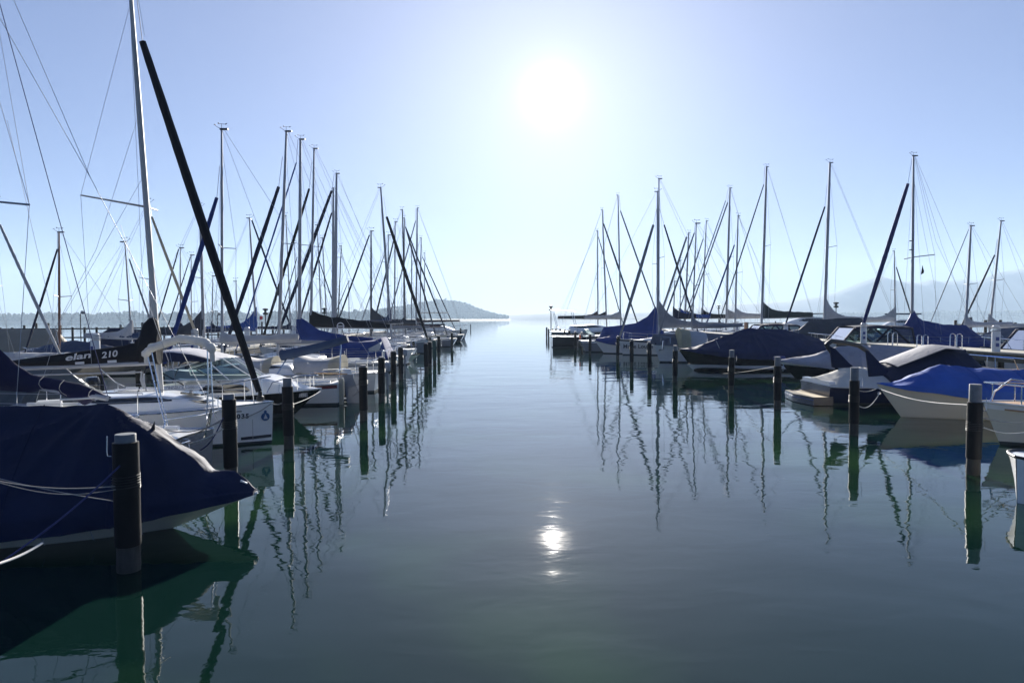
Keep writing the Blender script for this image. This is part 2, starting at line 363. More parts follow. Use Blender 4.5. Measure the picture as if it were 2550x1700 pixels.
CNT = {}
def sailboat(D, mast, top, s, label, gen=None, gcol=NAVY, gr=.07, L=None, B=None, fb=.85, hull=WHITE, stripe=None, boot=.08, mw=7, mm=ALU,
             cover=NAVY, cov=(.9, .28, .14), boomz=None, boomf=.92, boomup=.12, cabh=.38, spray=None, tentc=None, skew=0.0, spr=(.55,), spl=.75, sprv=None,
             J=None, lines=True, pulp=True, deckm=DECK, forest=True, vane=True, group=None, detail=2, cock=True, fenders=0, decks=None, tau=.35, jx=.12, hullkw={}, shr=True, tentr=None):
    """mast = pixel column of the mast foot, top = pixel of the masthead; D = depth of the boat's centre line"""
    X0 = Xat(mast, 1.4, D); T = P(top[0], top[1], D); H = T.z; rz = (0 if s > 0 else math.pi) + R(skew)
    e = empty('sailboat', (X0, D, 0), rz, label, 'sailboat', group)
    rake = (T.x - X0) * s
    if D > 50 and hull is WHITE:
        hr_ = random.Random(int(mast * 3 + D)); hull = hr_.choice((WHITE, OFFW, NAVYH, OFFW, GREYH, WHITE, CREAM)); stripe = stripe or hr_.choice((None, NAVYH, MAROON, None, BLUEH))
        if hull in (NAVYH, GREYH): stripe = WHITE
    fz = fb * 1.25
    if gen:
        g0, g1 = P(gen[0], gen[1], D), P(gen[2], gen[3], D)
        k = (fz + .25 - g0.z) / (g1.z - g0.z); gb = g0.lerp(g1, k); Jx = (gb.x - X0) * s; gx0 = (g0.x - X0) * s; gz0 = g0.z
    else: Jx = J or H * .27; gx0 = gz0 = None
    Jx = max(Jx, .8); J_ = Jx + jx
    L = L or max(5.5, J_ / .38); B = B or max(2.1, L * .33)
    h = Hull(L, B, fb, 1.25, .72 if D < 30 else .58, x0=J_ - L, **{'rake': .35, 'srake': .1 if D < 30 else .5, **hullkw})
    h.build(e, [BOTTOM, hull, stripe or hull, hull], boot=boot, stripe=1 if stripe else 0)
    ca, cb = h.x0 + .06 * L, -.14 * L if not cock or cock is True else cock
    xa = h.x0 + L * .36
    h.deck(e, deckm, cock=(h.x0 + .08 * L, xa - .02) if cock else None, depth=.4)
    h.rail(e, RUBBER if detail < 2 else STEEL, .018, 'toe_rail', .01)
    if cabh: cabin(h, e, xa, h.x0 + L * .83, cabh, .66)
    cz = h.sheer(h.t(0)) + cabh * .95
    mr = mw * D / FPX / 2
    mp = [(0, 0, cz - .1), (rake * .35, 0, H * .4), (rake * .7, 0, H * .72), (rake, 0, H)]
    mast_o = MB().tube(mp, [mr, mr, mr * .95, mr * .62], 10, flat=.75).build('mast', mm, e)
    if vane: masthead(mast_o, (rake, 0, H), 1.0 if D < 60 else 1.3, DARKM, detail > 1)
    wr_ = .0045 + D * .00009
    sb = B * .36
    tips = []
    for f in spr:
        z = H * f; x = rake * f
        for sg in (-1, 1):
            tv = Vector((x - .25 * spl, sg * spl, z + .06)) if not sprv else Vector((x + sprv[0], sg * sprv[1], z + .1))
            tube('spreader', mm, mast_o, [(x, 0, z), tv], [.022 + D * .0001, .015 + D * .0001], 6)
            tips.append((sg, tv))
    zr = H * .97 if not gen else max(gz0, H * .8)
    if shr:
        for sg in (-1, 1):
            ch = Vector((-.1, sg * h.beam(h.t(-.1)) * .93, h.sheer(h.t(0)))); tl = [t_ for g_, t_ in tips if g_ == sg][::-1]
            tube('shroud', WIRE, e, [(rake * .93, sg * .03, H * .93)] + tl + [ch], wr_, 4)
            if spr: tube('shroud', WIRE, e, [(rake * spr[0], sg * .03, H * spr[0] - .1), ch + Vector((.35, 0, 0))], wr_, 4)
        tube('backstay', WIRE, e, [(rake - .1, 0, H - .02), (h.x0 + .1, 0, h.sheer(0) + .1)], wr_, 4)
    if gen:
        A, Bt = Vector((gx0, 0, gz0)), Vector((Jx, 0, fz + .25))
        gr = gr if gr == .115 and D < 20 else gr * .7
        N = 14 if D > 60 else 40; pts = []; rr = []
        for i in range(N + 1):
            q = i / N; pts.append(A.lerp(Bt, q) + Vector((0, 0, -.04 * math.sin(math.pi * q))))
            rr.append(gr * (.5 + .5 * math.sin(math.pi * min(1, q * .85 + .1)) ** .7 + (.05 if D < 20 else .16 if D < 60 else .1) * noise.noise(Vector((q * (9 if D > 60 else 26), D, 0)))))
        tube('furled_genoa', gcol, e, pts, rr, 8)
        dirv = (A - Bt).normalized()
        tube('forestay', WIRE, e, [Bt - dirv * .3, A + dirv * ((H * .985 - gz0) / max(dirv.z, .3) if H * .985 > gz0 else .3) * .35, Vector((rake * .93 + mr, 0, max(H * .93, gz0 + .2)))] if False else [Bt - dirv * .3, A, Vector((rake * min(1, (gz0 + .5) / H) + mr, 0, min(H - .02, gz0 + .12 * H)))], wr_ * 1.6, 5)
        MB().lathe([(.01, -.14), (.09, -.12), (.09, -.02), (.05, 0), (.05, .1), (.01, .1)], Bt - dirv * .1, 12).build('furling_drum', RUBBER, e)
    elif forest: tube('forestay', WIRE, e, [(rake * .97, 0, H * .97), (J_ - .1, 0, fz)], wr_ * 1.3, 4)
    # boom and sail
    bz = boomz if boomz else cz + .75
    bl = min((-h.x0) * boomf, H * .38) if cover != 0 else 0
    if cover:
        p0, p1 = Vector((-.12, 0, bz)), Vector((-bl, 0, bz + boomup))
        bo = tube('boom', mm, e, [p0, p1], [.055, .05], 8)
        sail_cover(e, p0 + Vector((.14, 0, .05)), p1 + Vector((.1, 0, .05)), cover, cov[0], cov[1], cov[2], seed=D, tau=tau)
        tube('mainsheet', ROPE, e, [p1 + Vector((.3, 0, -.05)), (p1.x + .35, 0, h.sheer(0) + .1)], .012, 5)
        tube('topping_lift', WIRE, e, [(rake, 0, H), p1], wr_, 4)
    if tentc:
        tr_ = tentr or [(h.x0 + .05 * L, cz + .75), (xa + .6, cz + .85), (-.35, bz + .1)]
        tent(h, e, tr_, tentc, skirt=.05, seed=D, name='boom_tent', shoulder=.8)
    if spray:
        mb = MB(); rows = []
        zt = h.sheer(h.t(xa)) + cabh
        for i in range(9):
            q = i / 8; x = xa - .35 + .95 * q; hh = .62 * math.sqrt(max(0, 1 - q ** 2.2)) + .03 if q < 1 else .02
            wd = B * .33; rows.append([(x, wd * math.cos(math.pi * k / 12) , zt - .12 + (hh + .12) * math.sin(math.pi * k / 12) ** .6) for k in range(13)])
        mb.grid(rows); so_ = mb.build('sprayhood', spray, e, 60)
        w = MB()
        w.grid([[Vector(rows[i][k]) * 1.0 + Vector((.0, -.012 if k > 6 else .012, .012)) for k in range(4, 9)] for i in range(4, 8)]); w.build('hood_window', GLASSD, so_)
    if pulp:
        q = lambda x, sg, dz: Vector((x, sg * h.beam(h.t(x)) * .96, h.sheer(h.t(x)) + dz))
        xb_ = J_ - .05
        pts = [q(xb_ - .9, -1, 0), q(xb_ - .9, -1, .55), q(xb_ - .4, -1, .6), Vector((xb_, 0, h.sheer(1) + .62)), q(xb_ - .4, 1, .6), q(xb_ - .9, 1, .55), q(xb_ - .9, 1, 0)]
        pu = MB().tube(pts, .014, 6)
        for sg in (-1, 1): pu.tube([q(xb_ - .3, sg, 0), q(xb_ - .35, sg, .6)], .012, 6)
        pu.build('pulpit', STEEL, e)
        xs_ = h.x0 + .1
        ps = MB().tube([q(xs_ + .7, -1, 0), q(xs_ + .7, -1, .55), q(xs_, -1, .55), q(xs_, 1, .55), q(xs_ + .7, 1, .55), q(xs_ + .7, 1, 0)], .014, 6)
        for sg in (-1, 1): ps.tube([q(xs_, sg, 0), q(xs_, sg, .55)], .012, 6)
        ps.build('pushpit', STEEL, e)
        if lines:
            n_ = max(3, int(L / 2)); 
            for sg in (-1, 1):
                st = [xs_ + .7 + (xb_ - 1.6 - xs_) * i / n_ for i in range(n_ + 1)]
                for x in st[1:-1]: tube('stanchion', STEEL, e, [q(x, sg, 0), q(x, sg, .55)], .012, 6)
                for z in (.53, .3): tube('lifeline', WIRE, e, [q(x, sg, z) for x in st], wr_, 4)
    for i in range(fenders):
        x = h.x0 + L * (.3 + .2 * i); sg = -s
        MB().lathe([(.02, .25), (.08, .2), (.1, .0), (.08, -.2), (.02, -.25)], (x, sg * (h.beam(h.t(x)) + .1), h.sheer(h.t(x)) * .55), 12).build('fender', FENDER if i % 2 else FENDB, e)
    if D < 75 and cabh:
        zt = h.sheer(h.t(xa)) + cabh; r_ = random.Random(int(D * 7 + mast))
        for sg in (-1, 1):
            tube('grab_rail', STEEL, e, [(xa + .3, sg * B * .2, zt - .03), (xa + .32, sg * B * .2, zt + .06), (-.2, sg * B * .2, zt + .05), (-.18, sg * B * .2, zt - .05)], .014, 5)
            MB().lathe([(.07, 0), (.055, .05), (.05, .1), (.065, .14), (.02, .15)], (h.x0 + L * .26, sg * h.beam(h.t(h.x0 + L * .26)) * .66, h.sheer(.26) + .05), 10).build('winch', STEEL, e)
        MB().box((xa - .01, 0, zt - .22), (.03, .5, .42)).build('companionway', GLASSD, e)
        MB().box((L * .12, 0, h.sheer(h.t(L * .12)) + cabh * .82), (.5, .5, .05), rot=Matrix.Rotation(.1, 3, 'Y')).build('deck_hatch', GLASSD, e)
        k_ = r_.random()
        if k_ < .45:
            mb = MB(); xx = h.x0 - .06
            for dy in (.2, .5): mb.tube([(xx + .1, dy, fb), (xx - .06, dy, fb - .05), (xx - .06, dy, .1)], .013, 5)
            for q_ in range(4): mb.tube([(xx - .06, .2, .15 + q_ * .2), (xx - .06, .5, .15 + q_ * .2)], .013, 5)
            mb.build('stern_ladder', STEEL, e)
        if k_ > .3:
            mb = MB(); mb.lathe([(.02, fb + .42), (.12, fb + .40), (.16, fb + .28), (.14, fb + .05), (.05, fb), (.05, -.2)], (h.x0 - .22, -.35, 0), 12); mb.box((h.x0 - .1, -.35, fb - .1), (.2, .2, .2)); mb.build('outboard_motor', BLACKH if k_ > .6 else GREYH, e)
        for q_ in range(r_.randint(0, 3)):
            x = h.x0 + L * (.25 + .2 * q_); sg = -s
            MB().lathe([(.02, .28), (.05, .25), (.1, .18), (.11, .0), (.1, -.18), (.02, -.25)], (x, sg * (h.beam(h.t(x)) + .11), fb * .55), 12).build('fender', r_.choice((FENDER, FENDB, FENDER)), e)
        if cock: MB().box((h.x0 + L * .2, r_.uniform(-.3, .3), fb + .12), (.5, .35, .25), rot=Matrix.Rotation(r_.uniform(0, 1), 3, 'Z')).build('locker_box', r_.choice((NAVY, LGREY, FENDER)), e)
        if r_.random() < .5 and D > 20:
            rg = MB(); rg.tube([(h.x0 + .12, .55 + .2 * math.cos(a_), fb + .42 + .2 * math.sin(a_)) for a_ in [math.pi * 2 * i / 14 for i in range(15)]], .045, 8); rg.build('lifebuoy', r_.choice((FENDER, mat('lifebuoy_orange', (.6, .12, .03), .5))), e)
    return e, h, dict(H=H, rake=rake, bz=bz, bl=bl, cz=cz, J=J_, L=L, B=B, X0=X0, xa=xa)

# ---------------------------------------------------------------- water
def water_mat():
    m = bpy.data.materials.new('lake_water'); m.use_nodes = True; n = m.node_tree; n.nodes.clear()
    o = n.nodes.new('ShaderNodeOutputMaterial'); b = n.nodes.new('ShaderNodeBsdfPrincipled')
    b.inputs['Roughness'].default_value = .012; b.inputs['IOR'].default_value = 1.345
    t = n.nodes.new('ShaderNodeTexCoord')
    def noise_(sc_, st, det=2, rough=.5, dist=0.0):
        mp = n.nodes.new('ShaderNodeMapping'); mp.inputs['Scale'].default_value = st; n.links.new(t.outputs['Object'], mp.inputs[0])
        z = n.nodes.new('ShaderNodeTexNoise'); z.inputs['Scale'].default_value = sc_; z.inputs['Detail'].default_value = det; z.inputs['Roughness'].default_value = rough
        z.inputs['Distortion'].default_value = dist; n.links.new(mp.outputs[0], z.inputs[0]); return z.outputs[0]
    # body colour: dark teal with greener weed patches on the bed
    c = n.nodes.new('ShaderNodeMix'); c.data_type = 'RGBA'; c.inputs[6].default_value = (.003, .015, .0115, 1); c.inputs[7].default_value = (.015, .042, .018, 1)
    rmp = n.nodes.new('ShaderNodeMapRange'); rmp.inputs[1].default_value = .5; rmp.inputs[2].default_value = .68
    n.links.new(noise_(.22, (1, 1, 1), 3, .5, .3), rmp.inputs[0]); n.links.new(rmp.outputs[0], c.inputs[0]); n.links.new(c.outputs[2], b.inputs['Base Color'])
    prev = None
    for sc_, st, dist, det in ((.5, (.55, 1, 1), .019, 1), (1.9, (.6, 1, 1), .0050, 2), (6.0, (.6, 1, 1), .0009, 3), (22, (.7, 1, 1), .00010, 2)):
        bp = n.nodes.new('ShaderNodeBump'); bp.inputs['Strength'].default_value = 1; bp.inputs['Distance'].default_value = dist * WAVE
        n.links.new(noise_(sc_, st, det, .5, .4), bp.inputs['Height'])
        if prev: n.links.new(prev, bp.inputs['Normal'])
        prev = bp.outputs[0]
    n.links.new(prev, b.inputs['Normal']); n.links.new(b.outputs[0], o.inputs[0]); return m
WAVE = 1.0
mb = MB(); SZ = 14000
mb.poly([(-SZ, -200, 0), (SZ, -200, 0), (SZ, 2 * SZ, 0), (-SZ, 2 * SZ, 0)])
tag(mb.build('water', water_mat()), 'calm dark teal lake water mirroring the masts', kind='structure')

# ---------------------------------------------------------------- far shores
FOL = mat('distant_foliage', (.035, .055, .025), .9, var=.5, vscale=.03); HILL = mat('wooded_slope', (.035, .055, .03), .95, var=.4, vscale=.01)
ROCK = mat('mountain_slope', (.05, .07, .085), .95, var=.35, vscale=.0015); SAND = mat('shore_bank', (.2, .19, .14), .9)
def prof(pts, x):
    if x <= pts[0][0]: return pts[0][1]
    for (a, za), (b, zb) in zip(pts, pts[1:]):
        if x <= b: return za + (zb - za) * (x - a) / (b - a)
    return pts[-1][1]
def ridge(name, pr, D, depth, m, label, n=160, rough=.06, x0=None, x1=None):
    """land whose skyline passes through the pixels pr at distance D"""
    a, b = x0 or pr[0][0], x1 or pr[-1][0]; mb = MB(); rows = []
    for i in range(n + 1):
        px = a + (b - a) * i / n; py = prof(pr, px)
        Xc = P(px, py, D); hgt = max(Xc.z, .3); r = []
        for k in range(13):
            q = k / 12; v = (q - .5) * 2; sh = (1 - abs(v) ** 1.3)
            y = D + v * depth
            nz = noise.noise(Vector((Xc.x / depth * 2.3, v * 1.5, D * .01))) + .5 * noise.noise(Vector((Xc.x / depth * 6, v * 4, 3)))
            z = hgt * sh * (1 + rough * 3 * nz * abs(v) * 2 * (1 - abs(v)) + (rough * .4 * nz if sh > .3 else 0))
            r.append((Xc.x * (y / D if False else 1), y, max(z, -.5) - (.5 if k in (0, 12) else 0)))
        rows.append(r)
    mb.grid(rows); o = mb.build(name, m); return tag(o, label, kind='structure')
TD = 1700
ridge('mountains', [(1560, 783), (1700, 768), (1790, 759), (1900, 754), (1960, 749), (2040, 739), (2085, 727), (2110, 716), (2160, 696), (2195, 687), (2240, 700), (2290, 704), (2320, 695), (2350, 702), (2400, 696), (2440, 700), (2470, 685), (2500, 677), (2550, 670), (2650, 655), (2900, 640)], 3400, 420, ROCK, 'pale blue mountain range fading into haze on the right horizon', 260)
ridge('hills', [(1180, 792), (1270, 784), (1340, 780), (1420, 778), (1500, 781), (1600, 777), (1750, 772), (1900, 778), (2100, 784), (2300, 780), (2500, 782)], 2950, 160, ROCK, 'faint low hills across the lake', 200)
ridge('headland', [(880, 786), (930, 778), (985, 771), (1030, 764), (1060, 757), (1110, 754), (1140, 756), (1165, 764), (1190, 775), (1215, 783), (1240, 788), (1262, 793), (1275, 795)], 2400, 160, HILL, 'wooded headland sloping down to the lake behind the far masts', 120)
ridge('shore', [(-700, 797), (0, 797), (400, 797), (700, 795.5), (960, 794.5), (1270, 794)], TD, 40, SAND, 'low lake shore below the trees', 100, 0)
ridge('far_shore', [(1400, 790), (1700, 789), (1900, 789), (2140, 787), (2700, 784)], 2600, 50, HILL, 'low far shore on the right', 80, 0)

def icos():
    t = (1 + 5 ** .5) / 2
    v = [Vector(p).normalized() for p in ((-1, t, 0), (1, t, 0), (-1, -t, 0), (1, -t, 0), (0, -1, t), (0, 1, t), (0, -1, -t), (0, 1, -t), (t, 0, -1), (t, 0, 1), (-t, 0, -1), (-t, 0, 1))]
    f = [(0, 11, 5), (0, 5, 1), (0, 1, 7), (0, 7, 10), (0, 10, 11), (1, 5, 9), (5, 11, 4), (11, 10, 2), (10, 7, 6), (7, 1, 8), (3, 9, 4), (3, 4, 2), (3, 2, 6), (3, 6, 8), (3, 8, 9), (4, 9, 5), (2, 4, 11), (6, 2, 10), (8, 6, 7), (9, 8, 1)]
    return v, f
IV, IF = icos()
def wood(name, spots, label):
    mb = MB()
    for (x, y, z, hgt, wd) in spots:
        for k in range(5):
            c = Vector((x + rnd.gauss(0, wd * .28), y + rnd.gauss(0, wd * .25), z + hgt * (.3 + .14 * k) if k < 4 else z + hgt * .2)); r = wd * rnd.uniform(.32, .5) * (1 - .11 * k)
            b0 = len(mb.v)
            for v in IV:
                q = 1 + rnd.uniform(-.25, .25); mb.v.append((c.x + v.x * r * q, c.y + v.y * r * q, c.z + v.z * r * 1.15 * q))
            for f in IF: mb.f.append(tuple(b0 + i for i in f)); mb.m.append(0)
    return tag(mb.build(name, FOL, angle=10), label, 'trees', kind='stuff')
sp = []; X = -2600.0
while X < -10:
    px = 1275 + X / TD * FPX
    cover_ = 1 if px < 1050 else .0
    hb = 21 + 6 * noise.noise(Vector((X * .012, 0, 0))) + 4 * noise.noise(Vector((X * .05, 3, 0)))
    hb *= 1.34 * (1.0 if px < 700 else (1.0 + (px - 700) * .0004))
    if px < 1010:
        for r_ in range(2): sp.append((X + rnd.uniform(-4, 4), TD - 5 + r_ * 26 + rnd.uniform(-6, 6), .8, hb * rnd.uniform(.72, 1.04), rnd.uniform(14, 22)))
    X += rnd.uniform(7, 12)
wood('shore_wood', sp, 'belt of broadleaf trees along the far left shore')
sp = []
HP = [(880, 786), (930, 778), (985, 771), (1030, 764), (1060, 757), (1110, 754), (1140, 756), (1165, 764), (1190, 775), (1215, 783), (1240, 788), (1262, 793)]
for i in range(900):
    px = rnd.uniform(885, 1262); v = rnd.uniform(-.95, .1); Xc = P(px, prof(HP, px), 2400); z = max(0, Xc.z) * (1 - abs(v) ** 1.3)
    sp.append((Xc.x, 2400 + v * 160, z - 1, rnd.uniform(8, 15) * (1.5 if 1085 < px < 1110 else 1), rnd.uniform(9, 15)))
wood('headland_wood', sp, 'trees covering the headland')
sp = []
for i in range(420):
    px = rnd.uniform(1980, 2720); Xc = P(px, 788, 2600); hh = 14 if px < 2300 else 20
    sp.append((Xc.x, 2580 + rnd.uniform(-25, 25), 2, hh * rnd.uniform(.7, 1.15), rnd.uniform(18, 30)))
wood('far_shore_wood', sp, 'strip of trees along the far right shore')

# ---------------------------------------------------------------- haze
hm = bpy.data.materials.new('haze_air'); hm.use_nodes = True; hn = hm.node_tree; hn.nodes.clear()
ho = hn.nodes.new('ShaderNodeOutputMaterial'); hv = hn.nodes.new('ShaderNodeVolumePrincipled')
hv.inputs['Density'].default_value = .00022; hv.inputs['Color'].default_value = (.62, .80, 1, 1); hv.inputs['Anisotropy'].default_value = .1
hn.links.new(hv.outputs[0], ho.inputs['Volume'])
hb_ = MB().box((600, 1900, 149), (8400, 4000, 302)).build('haze', hm, angle=5); tag(hb_, 'pale summer haze over the lake', kind='stuff')
def LP(e, px, py, Y):
    return Matrix.Rotation(-e.rotation_euler.z, 3, 'Z') @ (P(px, py, Y) - e.location)
def hullboat(name, D, bow, s, L, B, fb, label, cat, hull=WHITE, stripe=None, boot=.08, bowf=1.3, tr=.85, skew=0.0, rake=.5, full=2.2, group=None, rail=RUBBER, fat=.45):
    """boat without a mast; bow = pixel column of the tip of the stem"""
    Xb = Xat(bow, fb * bowf, D); X0 = Xb - s * L / 2 * math.cos(R(skew))
    e = empty(name, (X0, D - s * math.sin(R(skew)) * L / 2, 0), (0 if s > 0 else math.pi) + R(skew), label, cat, group)
    h = Hull(L, B, fb, bowf, tr, rake=rake, full=full, fat=fat); h.build(e, [BOTTOM, hull, stripe or hull, hull], boot=boot, stripe=1 if stripe else 0)
    if rail: h.rail(e, rail, .025)
    return e, h
def bowrail(e, h, x0, z=.55, m=STEEL, r=.016, name='bow_rail'):
    q = lambda x, sg, dz: Vector((x, sg * max(h.beam(h.t(x)) * .93, .05), h.sheer(h.t(x)) + dz)); xb = h.x0 + h.L - .12
    n = 7; xs = [x0 + (xb - x0) * i / n for i in range(n + 1)]
    mb = MB(); mb.tube([q(x0 - .15, -1, 0)] + [q(x, -1, z * min(1, .75 + .1 * i)) for i, x in enumerate(xs)] + [q(x, 1, z * min(1, .75 + .1 * i)) for i, x in list(enumerate(xs))[::-1]] + [q(x0 - .15, 1, 0)], r, 6)
    for sg in (-1, 1):
        for x in xs[2:-1:2]: mb.tube([q(x, sg, 0), q(x, sg, z * .95)], r * .8, 6)
    return mb.build(name, m, e)
def windscreen(e, h, xa, xf, z0, hh, wd, frame=STEEL, rk=.75, name='windscreen', fwd=.5):
    """glass running back along both sides from xf (foot of the front pane) to xa"""
    g = MB(); fr = MB()
    foot = [(xa, -wd, z0), (xf - .5, -wd, z0), (xf, -wd * fwd, z0 + .02), (xf + .12, 0, z0 + .03), (xf, wd * fwd, z0 + .02), (xf - .5, wd, z0), (xa, wd, z0)]
    topp = [(xa, -wd * .9, z0 + hh * .35), (xf - .5 - rk * .8, -wd * .84, z0 + hh), (xf - rk, -wd * fwd * .9, z0 + hh), (xf + .08 - rk, 0, z0 + hh + .02), (xf - rk, wd * fwd * .9, z0 + hh), (xf - .5 - rk * .8, wd * .84, z0 + hh), (xa, wd * .9, z0 + hh * .35)]
    g.grid([foot, topp])
    for a, b in zip(foot, topp): fr.tube([a, b], .018, 6)
    fr.tube(foot, .02, 6); fr.tube(topp, .018, 6)
    o = fr.build(name, frame, e); g.build('pane', GLASS, o); return foot, topp
def outboard(e, x, z, m=BLACKH, s=1.0, y=0.0):
    o = empty('outboard_motor', (x, y, z)); o.parent = e
    mb = MB(); mb.lathe([(.02, .52), (.14, .5), (.18, .38), (.17, .1), (.12, 0), (.02, 0)], (0, 0, 0), 14); c = mb.build('cowling', m, o, 60); c.scale = (1.25 * s, .9 * s, s)
    MB().box((0, 0, -.28), (.16, .1, .6)).box((-.02, 0, -.6), (.34, .05, .06)).tube([(-.02, 0, -.74), (.2, 0, -.72)], .045, 8).build('leg', RUBBER, o); return o
def rope(a, b, sag, m, label, r=.011, n=14, name='mooring_rope', grp='mooring ropes'):
    a, b = Vector(a), Vector(b); pts = [a.lerp(b, i / n) + Vector((0, 0, -sag * math.sin(math.pi * i / n))) for i in range(n + 1)]
    return tag(tube(name, m, None, pts, r, 6), label, 'rope', grp)

# ---------------------------------------------------------------- piles
def pile(px, ytop, zt, label, caph=.12, r=.12, m=SLEEVE, hook=True, grp=None, lean=0.0, Y=None):
    p = PZ(px, ytop, zt); e = empty('mooring_pile', (p.x, p.y, 0), 0, label, 'pile', grp); e.rotation_euler = (R(rnd.uniform(-.8, .8)), R(rnd.uniform(-1.1, 1.1)), 0)
    n = 20; wv = [rnd.uniform(-.006, .006) for _ in range(12)]
    prof_ = [(r * .86, -1.2), (r * .86, -.1), (r * .9, .0), (r * .93, .06), (r * .9, .14), (r * .88, .38)]
    MB().lathe(prof_, n=n).build('post', PWOOD, e)
    sl = MB().lathe([(r * .9, .30), (r * 1.0, .31)] + [(r * (1 + w_ * 2), .35 + (zt - caph - .35) * i / 11) for i, w_ in enumerate(wv)] + [(r * .8, zt - caph + .004)], n=n).build('sleeve', m, e)
    MB().lathe([(r * .8, zt - caph - .02), (r * .8, zt - .008), (r * .77, zt), (0.0005, zt + .004)], n=n).build('cap', PCAP, e)
    if hook:
        hx = r * 1.0; sg = 1 if px > 1275 else -1
        MB().tube([(sg * hx, -.04, zt - caph - .16), (sg * (hx + .05), -.04, zt - caph - .16), (sg * (hx + .06), -.04, zt - caph - .1), (sg * (hx + .05), -.04, zt - caph + .08)], .007, 6).build('hook', STEEL, e)
        rp = []
        for i in range(40): a = i * .9; rp.append(((r + .012) * math.cos(a), (r + .012) * math.sin(a), zt - caph - .55 + i * .0045))
        MB().tube(rp, .008, 5).build('rope_coil', RUBBER, e)
    return p
LP_ = []
ordn = ['second', 'third', 'fourth', 'fifth', 'sixth', 'seventh', 'eighth', 'ninth', 'tenth', 'eleventh', 'twelfth', 'thirteenth', 'fourteenth', 'fifteenth']
gl, gr_ = 'mooring piles along the left berths', 'mooring piles along the right berths'
LP_.append(pile(313, 1080, 1.65, 'thick black mooring pile with grey cap nearest the camera beside the navy covered boat', .1, .145, grp=gl))
LP_.append(pile(572, 981, 1.65, 'black mooring pile in front of the numbered white hull', .1, .125, grp=gl))
LP_.append(pile(717, 941, 1.65, 'black mooring pile with tall grey cap before the black motorboat bow', .2, .125, grp=gl))
for i, (px, yt) in enumerate(((904, 909), (949, 888), (979, 873), (998, 863), (1061, 854), (1070, 850), (1082, 846), (1092, 836), (1125, 828), (1147, 817))):
    LP_.append(pile(px, yt, 1.65, ordn[i + 2] + ' dark mooring pile from the camera in the left row', .06, .125, PGREEN if px == 1082 else SLEEVE, px < 1000, gl))
LP_.append(pile(1172, 807, 1.65, 'lone far pile standing in open water past the left berths', .05, .13, hook=False, grp=gl))
RP_ = []
RP_.append(pile(2427, 956, 1.72, 'black mooring pile with tall grey cap nearest the camera on the right', .34, .13, grp=gr_))
RP_.append(pile(2128, 915, 1.72, 'black mooring pile with tall grey cap in front of the navy tower boat', .33, .12, grp=gr_))
RP_.append(pile(1937, 888, 1.72, 'capped mooring pile before the grey covered bow on the right', .30, .12, grp=gr_))
RP_.append(pile(1821, 871, 1.72, 'capped mooring pile crossing the middle of the long navy covered motorboat', .3, .12, grp=gr_))
RP_.append(pile(1681, 860, 1.72, 'mooring pile at the bow of the long navy covered motorboat', .25, .12, grp=gr_))
for i, (px, yt) in enumerate(((1618, 850), (1573, 844), (1538, 836), (1469, 831), (1449, 827), (1432, 825), (1418, 822), (1406, 820), (1395, 818), (1384, 817))):
    RP_.append(pile(px, yt, 1.72, ordn[i + 4] + ' dark mooring pile from the camera in the right row', .12, .12, SLEEVE, px > 1500, gr_))
RP_.append(pile(1361, 814, 1.72, 'farthest mooring pile at the end of the right row', .05, .13, hook=False, grp=gr_))
# ladder dolphin at the end of the right row
p = PZ(1371, 818, 1.6); e = empty('ladder_dolphin', (p.x, p.y, 0), 0, 'dark square post with white ladder rungs at the end of the right row', 'ladder post')
MB().box((-.28, 0, .6), (.22, .3, 2.0)).box((.28, 0, .6), (.22, .3, 2.0)).build('post', SLEEVE, e)
for i in range(5): MB().box((0, -.05, .15 + i * .33), (.36, .1, .09)).build('rung', FENDER, e)

# ---------------------------------------------------------------- beacons (thin posts with a topmark)
def beacon(px, ytop, D, label, m=DARKM, lamp=False):
    T = P(px, ytop, D); e = empty('beacon_post', (T.x, D, 0), 0, label, 'beacon')
    r = .0007 * D
    MB().tube([(0, 0, -.5), (0, 0, T.z)], r, 8).build('pole', m, e)
    if lamp: MB().lathe([(.02, T.z + .25), (.14, T.z + .22), (.2, T.z + .02), (.05, T.z)], (.25, 0, 0), 10).tube([(0, 0, T.z), (.1, 0, T.z + .3), (.3, 0, T.z + .28)], .03, 6).build('lamp_head', PCAP, e)
    else: MB().lathe([(.05, T.z - .1), (.32, T.z), (.32, T.z + .12), (.14, T.z + .2), (.14, T.z + .42), (.34, T.z + .5), (.34, T.z + .62), (.02, T.z + .7)], (0, 0, 0), 10).build('topmark', OLIVE, e)
beacon(1372, 772, 105, 'thin beacon post standing in the water at the channel mouth')
beacon(1790, 768, 150, 'green topped beacon post beyond the right masts')
beacon(2082, 765, 90, 'beacon post behind the white swooped sail cover on the right')
beacon(200, 782, 62, 'lamp post with white lantern beyond the left pier', lamp=True)
beacon(541, 785, 80, 'lamp post between the dark mast and the thick white mast', lamp=True)
beacon(661, 782, 80, 'slim dark post right of the small red flag')
beacon(808, 780, 85, 'slim dark post above the black emblem sail cover')

